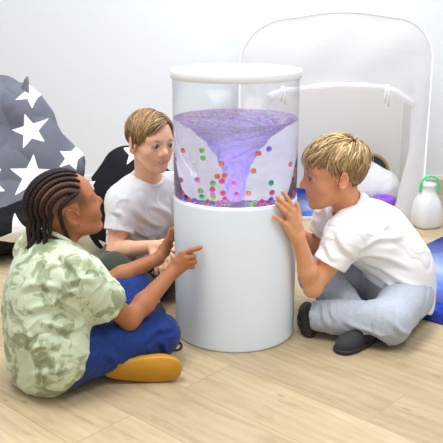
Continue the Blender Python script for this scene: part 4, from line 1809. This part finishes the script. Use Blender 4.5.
def boy_blond():
    J = dict(pelvis=(0.545, 0.105, 0.10), waist=(0.530, 0.10, 0.19), chest=(0.455, 0.10, 0.280), neck=(0.372, 0.098, 0.365),
             sh_l=(0.345, -0.028, 0.318), sh_r=(0.350, 0.222, 0.322), el_l=(0.238, -0.085, 0.168), wr_l=(0.187, -0.110, 0.342),
             el_r=(0.275, 0.225, 0.195), wr_r=(0.180, 0.155, 0.30),
             hip_l=(0.560, 0.03, 0.10), knee_l=(0.470, -0.125, 0.074), ankle_l=(0.245, -0.050, 0.064), toe_l=(0.240, 0.08, 0.025),
             hip_r=(0.56, 0.19, 0.10), knee_r=(0.285, 0.165, 0.125), ankle_r=(0.405, -0.09, 0.040), toe_r=(0.345, -0.160, 0.022))
    M = head_matrix((-1, -0.10, -0.05))
    p = Person(J, (0.310, 0.083, 0.489), M, 1.03)
    front = nrm((-0.97, -0.1, -0.25))
    root = thing('person', (0.57, 0.10, 0.0), 'boy with tousled blond hair and white polo shirt, hand spread on the column', 'person', 'children around the water column')
    hl = dict(wrist=J['wr_l'],
              index=[(0.1685, -0.1215, 0.428), (0.158, -0.134, 0.452), (0.146, -0.141, 0.472), (0.1345, -0.1455, 0.488)],
              middle=[(0.160, -0.1335, 0.429), (0.145, -0.149, 0.449), (0.131, -0.1545, 0.464), (0.1175, -0.1590, 0.4765)],
              ring=[(0.1535, -0.140, 0.415), (0.140, -0.1545, 0.434), (0.127, -0.1580, 0.4475), (0.1145, -0.1615, 0.459)],
              little=[(0.142, -0.149, 0.393), (0.130, -0.159, 0.4055), (0.119, -0.1625, 0.414), (0.1080, -0.1665, 0.4215)],
              thumb=[(0.187, -0.100, 0.368), (0.190, -0.083, 0.395), (0.188, -0.074, 0.416), (0.184, -0.070, 0.432)])
    hr = make_hand(J['wr_r'], (-0.62, 0.28, 0.55), (-0.2, -0.6, 0.6), (0.12, 0.12, 0.12, 0.12), 0.12)
    # push the hidden hand's points outside the column
    for k, q in hr.items():
        for i, pt in enumerate(q if k != 'wrist' else []):
            r = math.hypot(pt[0], pt[1])
            if r < 0.209:
                q[i] = np.array((pt[0] * 0.209 / r, pt[1] * 0.209 / r, pt[2]))
    V, F = sculpt_body(p, front, [hl, hr], lid=0.0040)
    T = skin_tone(p, V, (218, 156, 116), (198, 112, 100), (212, 126, 100))
    L = p.local(V)
    D = (L - SK_C) / SK_R
    D = D / np.linalg.norm(D, axis=1, keepdims=True)
    hm = hair_mask(D) & (np.linalg.norm(L, axis=1) < 0.14) & (np.abs(L[:, 1]) < 0.0745)
    T = blend(T, (120, 88, 52), 0.9 * hm)
    mesh_obj('body', V, F, mat_skin('fair_skin'), root, attrs={'tone': T})
    for y in (-1, 1):
        sclera_eye(p, y, (70, 74, 76), root, (1, 0, -0.22), (150, 138, 130))
        eyebrow(p, y, plain('blond_brow_hair', (136, 100, 62), 0.7), root, 0.0026)
    hm_ = mat_hair('blond_hair')
    crown = nrm((-0.50, 0.12, 0.85))
    dirs = sphere_dirs(5200, 11)
    roots = [d for d in dirs if hair_mask(d, 0.55, -0.88)]

    def flow(dd, t):
        f = dd - crown * (dd @ crown)
        f = nrm(f)
        g = np.array((0.0, 0, -1.0))
        side = 1 - abs(dd[2])
        return f * 0.9 + g * (0.2 + 0.7 * side) + np.array((0.55, 0, 0)) * (dd[2] > 0.35) + np.array((-0.35, 0, 0)) * (dd[2] < 0.2) * (dd[0] < 0.2)

    def length(d):
        return 0.062 if d[2] > 0.5 else (0.034 if d[2] > 0.2 else 0.020)

    def lift(d):
        return 0.013 if d[2] > 0.6 else (0.007 if d[2] > 0.3 else 0.0025)

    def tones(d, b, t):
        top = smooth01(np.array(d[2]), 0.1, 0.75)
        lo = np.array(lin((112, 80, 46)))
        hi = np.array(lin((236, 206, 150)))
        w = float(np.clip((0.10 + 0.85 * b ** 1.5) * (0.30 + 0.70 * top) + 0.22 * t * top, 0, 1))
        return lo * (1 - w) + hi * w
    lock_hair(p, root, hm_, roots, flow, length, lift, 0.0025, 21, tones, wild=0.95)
    low = [d_ecap((0.552, 0.095, 0.07), (0.540, 0.10, 0.19), 0.116, 0.112, front, 0.76), d_cap((0.572, 0.10, 0.06), (0.560, 0.10, 0.16), 0.085, 0.090)]
    V, F = shirt_mesh(p, front, [('l', 0.64, 0.048, 0.056), ('r', 0.62, 0.048, 0.056)], (0.59, 0.10, 0.05), (-0.55, -0.15, -1.0), 0.013, 0.054, 0.003, None, low)
    V = crumple(V, F, 0.0036, 12, (0.75, 0.1, -0.6), 6, 0.8)
    N = vnormals(V, F)
    V = folds(V, N, [((0.383, 0.301), (0.518, 0.320), 0.01, 0.0062),
                     ((0.369, 0.275), (0.550, 0.222), 0.01, 0.0062),
                     ((0.422, 0.222), (0.589, 0.152), 0.01, 0.0062),
                     ((0.307, 0.355), (0.344, 0.275), 0.01, 0.0062),
                     ((0.417, 0.189), (0.582, 0.115), 0.01, 0.0062),
                     ((0.268, 0.307), (0.307, 0.268), 0.01, 0.0062),
                     ((0.382, 0.387), (0.492, 0.346), 0.01, 0.0062)])
    V[:, 2] = np.maximum(V[:, 2], 0.012)
    wc = mat_cloth('white_polo_cotton', (240, 240, 241), 0.015, 0.85, 800, 0.15)
    shirt = mesh_obj('shirt', V, F, wc, root)
    # polo collar: an open band with points at the throat
    up = nrm(p.hp(-0.028, 0, -0.05) - p.J['neck'])
    s = Sdf(p.J['neck'] - 0.13, p.J['neck'] + 0.13, 0.0022)
    fwd = nrm(np.array(front) - up * (np.array(front) @ up))
    side = np.cross(up, fwd)
    c0 = p.J['neck'] + up * 0.020
    ring = []
    for i in range(31):
        a = math.radians(28 + (360 - 56) * i / 30)
        ring.append(c0 + fwd * math.cos(a) * 0.054 + side * math.sin(a) * 0.057 - up * (0.016 * math.cos(a)))
    for i in range(30):
        s.add(d_cap(ring[i] + up * 0.008, ring[i + 1] + up * 0.008, 0.0048, 0.0048), 0.004)
        out = nrm(ring[i] - c0)
        s.group([d_cap(ring[i] + up * 0.006, ring[i] + out * 0.015 - up * 0.016, 0.0042, 0.0035), d_cap(ring[i + 1] + up * 0.006, ring[i + 1] + nrm(ring[i + 1] - c0) * 0.015 - up * 0.016, 0.0042, 0.0035)], 0.006, 0.004)
    for e, sg in ((ring[0], 1), (ring[-1], -1)):
        for q in range(5):
            o = nrm(e - c0)
            a0 = e + up * 0.006 + side * sg * 0.003 * q
            s.add(d_cap(a0, e + fwd * 0.020 - up * (0.040 - 0.006 * q) + side * sg * 0.006 * q, 0.004, 0.0035), 0.005)
    V, F = s.mesh(1)
    mesh_obj('collar', V, F, wc, shirt)
    # sweatpants
    sp = mat_cloth('grey_marl_sweatpants', (172, 179, 190), 0.07, 0.9, 500, 0.3, streak=0.2)
    V, F = trousers_mesh(p, front, [(J['hip_l'], J['knee_l'], J['ankle_l'], 0.082, 0.068, 0.046), (J['hip_r'], J['knee_r'], J['ankle_r'], 0.080, 0.064, 0.048)], waist_r=0.118)
    V = crumple(V, F, 0.0040, 10, (0.25, 0.6, 0.75), 9, 0.75)
    N = vnormals(V, F)
    V = folds(V, N, [((0.358, 0.141), (0.387, 0.164), 0.008, 0.006),
                     ((0.260, 0.134), (0.288, 0.055), 0.008, 0.006),
                     ((0.303, 0.125), (0.296, 0.078), 0.008, 0.006),
                     ((0.336, 0.085), (0.445, 0.045), 0.008, 0.006),
                     ((0.222, 0.108), (0.229, 0.065), 0.008, 0.006),
                     ((0.472, 0.105), (0.522, 0.045), 0.008, 0.006)])
    V[:, 2] = np.maximum(V[:, 2], 0.006)
    mesh_obj('sweatpants', V, F, sp, root)
    dk = plain('charcoal_rubber', (38, 38, 40), 0.6)
    dk2 = plain('charcoal_canvas', (48, 49, 52), 0.85, 0.3, 400)
    shoe(root, (0.44, -0.085, 0.002), (0.302, -0.196, 0.002), (0, 0, 1), 0.072, 0.060, (dk, dk2), 0.012)
    shoe(root, (0.233, -0.085, 0.002), (0.242, 0.105, 0.002), (0, 0, 1), 0.066, 0.085, (dk, dk2), 0.012)
    m = MB()
    m.tube([np.array(J['ankle_r']) + q for q in (np.array((0.025, 0.03, 0.02)), np.array((0.0, 0, 0)), np.array((-0.02, -0.015, -0.012)))], [0.042, 0.042, 0.038], 16)
    m.build('sock', plain('charcoal_sock_knit', (42, 42, 46), 0.9), root)
    m = MB()
    m.tube([np.array(J['ankle_l']) + q for q in (np.array((0.03, -0.012, 0.0)), np.array((0.0, 0, 0)), np.array((-0.006, 0.01, -0.02)))], [0.031, 0.032, 0.032], 16)
    m.build('sock', plain('black_sock_knit', (30, 30, 33), 0.9), root)
    return root


def boy_behind():
    J = dict(pelvis=(-0.345, 0.43, 0.10), waist=(-0.347, 0.422, 0.195), chest=(-0.332, 0.392, 0.305), neck=(-0.303, 0.347, 0.410),
             sh_r=(-0.382, 0.272, 0.350), sh_l=(-0.222, 0.428, 0.352), el_r=(-0.410, 0.212, 0.190), wr_r=(-0.262, 0.125, 0.238),
             el_l=(-0.125, 0.395, 0.19), wr_l=(-0.185, 0.255, 0.22),
             hip_r=(-0.42, 0.39, 0.10), knee_r=(-0.405, 0.125, 0.150), ankle_r=(-0.285, 0.155, 0.06), toe_r=(-0.25, 0.03, 0.025),
             hip_l=(-0.27, 0.46, 0.10), knee_l=(-0.10, 0.315, 0.13), ankle_l=(-0.27, 0.24, 0.055), toe_l=(-0.33, 0.21, 0.03))
    M = head_matrix((0.62, -0.77, -0.05), roll=0.03)
    p = Person(J, (-0.284, 0.303, 0.554), M, 0.93)
    front = nrm((0.66, -0.72, -0.1))
    root = thing('person', (-0.345, 0.43, 0.0), 'boy with side-parted light brown hair in a pale tee shirt sitting behind the column', 'person', 'children around the water column')
    hr = make_hand(J['wr_r'], (0.30, -0.62, -0.50), (0.5, 0.5, 0.3), (0.25, 0.25, 0.3, 0.3), 0.05)
    hl = make_hand(J['wr_l'], (-0.55, -0.75, -0.35), (-0.7, 0.6, 0.0), (0.35, 0.35, 0.4, 0.4), 0.05)
    for hd in (hr, hl):
        for k, q in hd.items():
            for i, pt in enumerate(q if k != 'wrist' else []):
                r = math.hypot(pt[0], pt[1])
                if r < 0.200:
                    q[i] = np.array((pt[0] * 0.2 / r, pt[1] * 0.2 / r, pt[2]))
    V, F = sculpt_body(p, front, [hr, hl], lid=0.0043)
    T = skin_tone(p, V, (230, 180, 148), (208, 124, 112), (222, 144, 118))
    L = p.local(V)
    D = (L - SK_C) / SK_R
    D = D / np.linalg.norm(D, axis=1, keepdims=True)
    hm = hair_mask(D) & (np.linalg.norm(L, axis=1) < 0.14) & (np.abs(L[:, 1]) < 0.0745)
    T = blend(T, (108, 80, 48), 0.9 * hm)
    mesh_obj('body', V, F, mat_skin('pale_skin'), root, attrs={'tone': T})
    for y in (-1, 1):
        sclera_eye(p, y, (58, 58, 56), root, (1, 0.34, -0.20), (178, 166, 160))
        eyebrow(p, y, plain('brown_brow_hair', (112, 82, 54), 0.7), root, 0.0030)
    part = 0.36
    dirs = sphere_dirs(5200, 12)
    roots = [d for d in dirs if hair_mask(d, 0.58, -0.88)]

    def flow(dd, t):
        if dd[2] > 0.15:
            if dd[1] < part:
                f = np.array((0.45 if dd[0] > -0.3 else -0.25, -0.9, -0.25))
            else:
                f = np.array((0.45, 0.8, -0.5))
        else:
            f = np.array((-0.15, 0, -1.0))
        return f

    def length(d):
        return 0.080 if d[2] > 0.45 else (0.036 if d[2] > 0.2 else 0.020)

    def lift(d):
        return 0.008 if d[2] > 0.6 else (0.005 if d[2] > 0.3 else 0.002)

    def tones(d, b, t):
        top = smooth01(np.array(d[2]), 0.2, 0.85)
        lo = np.array(lin((94, 70, 44)))
        hi = np.array(lin((180, 146, 98)))
        w = float(np.clip((0.10 + 0.8 * b ** 1.4) * (0.45 + 0.55 * top) + 0.15 * t * top, 0, 1))
        return lo * (1 - w) + hi * w
    lock_hair(p, root, mat_hair('light_brown_hair'), roots, flow, length, lift, 0.0025, 33, tones, wild=0.3)
    low = [d_ecap((-0.335, 0.42, 0.12), (-0.342, 0.415, 0.2), 0.128, 0.122, front, 0.82)]
    V, F = shirt_mesh(p, front, [('r', 0.60, 0.044, 0.053), ('l', 0.60, 0.044, 0.053)], (-0.34, 0.42, 0.105), (0, 0, -1.0), 0.006, 0.047, 0.003, None, low)
    V = crumple(V, F, 0.0048, 12, (0.25, 0.0, -0.95), 13, 0.75)
    N = vnormals(V, F)
    V = folds(V, N, [((-0.402, 0.337), (-0.362, 0.290), 0.01, 0.006),
                     ((-0.343, 0.337), (-0.258, 0.239), 0.01, 0.006),
                     ((-0.370, 0.254), (-0.294, 0.217), 0.01, 0.006),
                     ((-0.274, 0.337), (-0.223, 0.265), 0.01, 0.006)])
    wc = mat_cloth('pale_grey_cotton', (226, 227, 230), 0.02, 0.85, 800, 0.15)
    shirt = mesh_obj('shirt', V, F, wc, root)
    up = nrm(p.hp(-0.028, 0, -0.05) - p.J['neck'])
    m = MB()
    m.tube(collar_ring(p.J['neck'] + up * 0.010, up, front, 0.0535, 0.004, 0.012), 0.0060, 10, closed=True)
    m.build('collar', wc, shirt)
    om = mat_cloth('dark_olive_cotton', (62, 68, 58), 0.12, 0.85)
    V, F = trousers_mesh(p, front, [(J['hip_r'], J['knee_r'], J['ankle_r'], 0.076, 0.060, 0.050), (J['hip_l'], J['knee_l'], J['ankle_l'], 0.076, 0.060, 0.050)], waist_r=0.114)
    V = crumple(V, F, 0.004, 12, (0.3, 0.6, 0.7), 15)
    V[:, 2] = np.maximum(V[:, 2], 0.004)
    mesh_obj('trousers', V, F, om, root)
    so = plain('navy_rubber', (34, 40, 58), 0.5)
    u2 = plain('navy_mesh_cloth', (36, 44, 66), 0.8, 0.3, 400)
    a, b = shoe(root, (-0.292, 0.175, 0.0), (-0.243, 0.005, 0.0), (0, 0, 1), 0.070, 0.062, (so, u2), 0.016)
    m = MB()
    ax = nrm((0.049, -0.17, 0))
    sd = np.array((-ax[1], ax[0], 0))
    for s in (-1, 1):
        m.tube([np.array((-0.292, 0.175, 0.017)) + ax * q + sd * s * (0.033 * math.sin(PI * min(1, max(0.12, q / 0.185)) ** 0.8) ** 0.35) for q in np.linspace(0.02, 0.165, 10)], 0.0022, 6)
    m.build('shoe_trim', plain('yellow_piping', (232, 190, 60), 0.6), b)
    shoe(root, (-0.25, 0.255, 0.0), (-0.345, 0.205, 0.0), (0, 0, 1), 0.066, 0.05, (so, u2), 0.014)
    return root


# ------------------------------------------------------------------ camera and light
def build_camera():
    cd = bpy.data.cameras.new('camera')
    cd.sensor_fit = 'HORIZONTAL'
    cd.sensor_width = 36.0
    cd.lens = 36.0 * 770.16 / 443.0
    cd.clip_start = 0.05
    o = bpy.data.objects.new('camera', cd)
    link(o)
    o.location = (-0.04267, -2.3051, 1.02237)
    o.rotation_euler = (PI / 2 - 0.28059, 0, 0)
    scene.camera = o


def area(name, loc, size, power, color=(1, 1, 1), rot=(0, 0, 0)):
    ld = bpy.data.lights.new(name, 'AREA')
    ld.shape = 'RECTANGLE'
    ld.size, ld.size_y = size
    ld.energy = power
    ld.color = color
    o = bpy.data.objects.new(name, ld)
    link(o)
    o.location = loc
    o.rotation_euler = rot
    return o


def build_light():
    w = bpy.data.worlds.new('daylight')
    scene.world = w
    w.use_nodes = True
    bg = w.node_tree.nodes['Background']
    bg.inputs['Color'].default_value = (0.96, 0.98, 1.0, 1)
    bg.inputs['Strength'].default_value = WORLD
    area('ceiling_lamp', (-0.7, -0.5, 2.55), (0.9, 0.9), LAMP * 0.95, (0.97, 0.985, 1.0))
    area('ceiling_lamp', (0.9, -1.1, 2.55), (0.9, 0.9), LAMP * 0.75, (0.97, 0.985, 1.0))
    area('ceiling_lamp', (0.4, 0.75, 2.55), (0.9, 0.9), LAMP * 1.0, (0.97, 0.985, 1.0))
    vs = scene.view_settings
    scene.display_settings.display_device = 'sRGB'
    vs.view_transform = 'Standard'
    vs.look = 'None'
    vs.exposure = EXPOSURE
    vs.gamma = 1.0
    vs.use_curve_mapping = False
    cy = scene.cycles
    cy.max_bounces = 14
    cy.transmission_bounces = 12
    cy.transparent_max_bounces = 16
    cy.diffuse_bounces = 5
    cy.caustics_refractive = True
    cy.caustics_reflective = False
    cy.blur_glossy = 0.5
    cy.sample_clamp_indirect = 6.0


def main():
    global EYE_MAT
    t = NT('eyeball')
    t.surf(t.principled(t.attr('tone', 'Color'), 0.12))
    EYE_MAT = t.m
    build_room()
    build_tube()
    build_balls()
    build_cord()
    build_tent()
    build_props()
    build_bags()
    boy_braids()
    boy_blond()
    boy_behind()
    build_camera()
    build_light()


main()
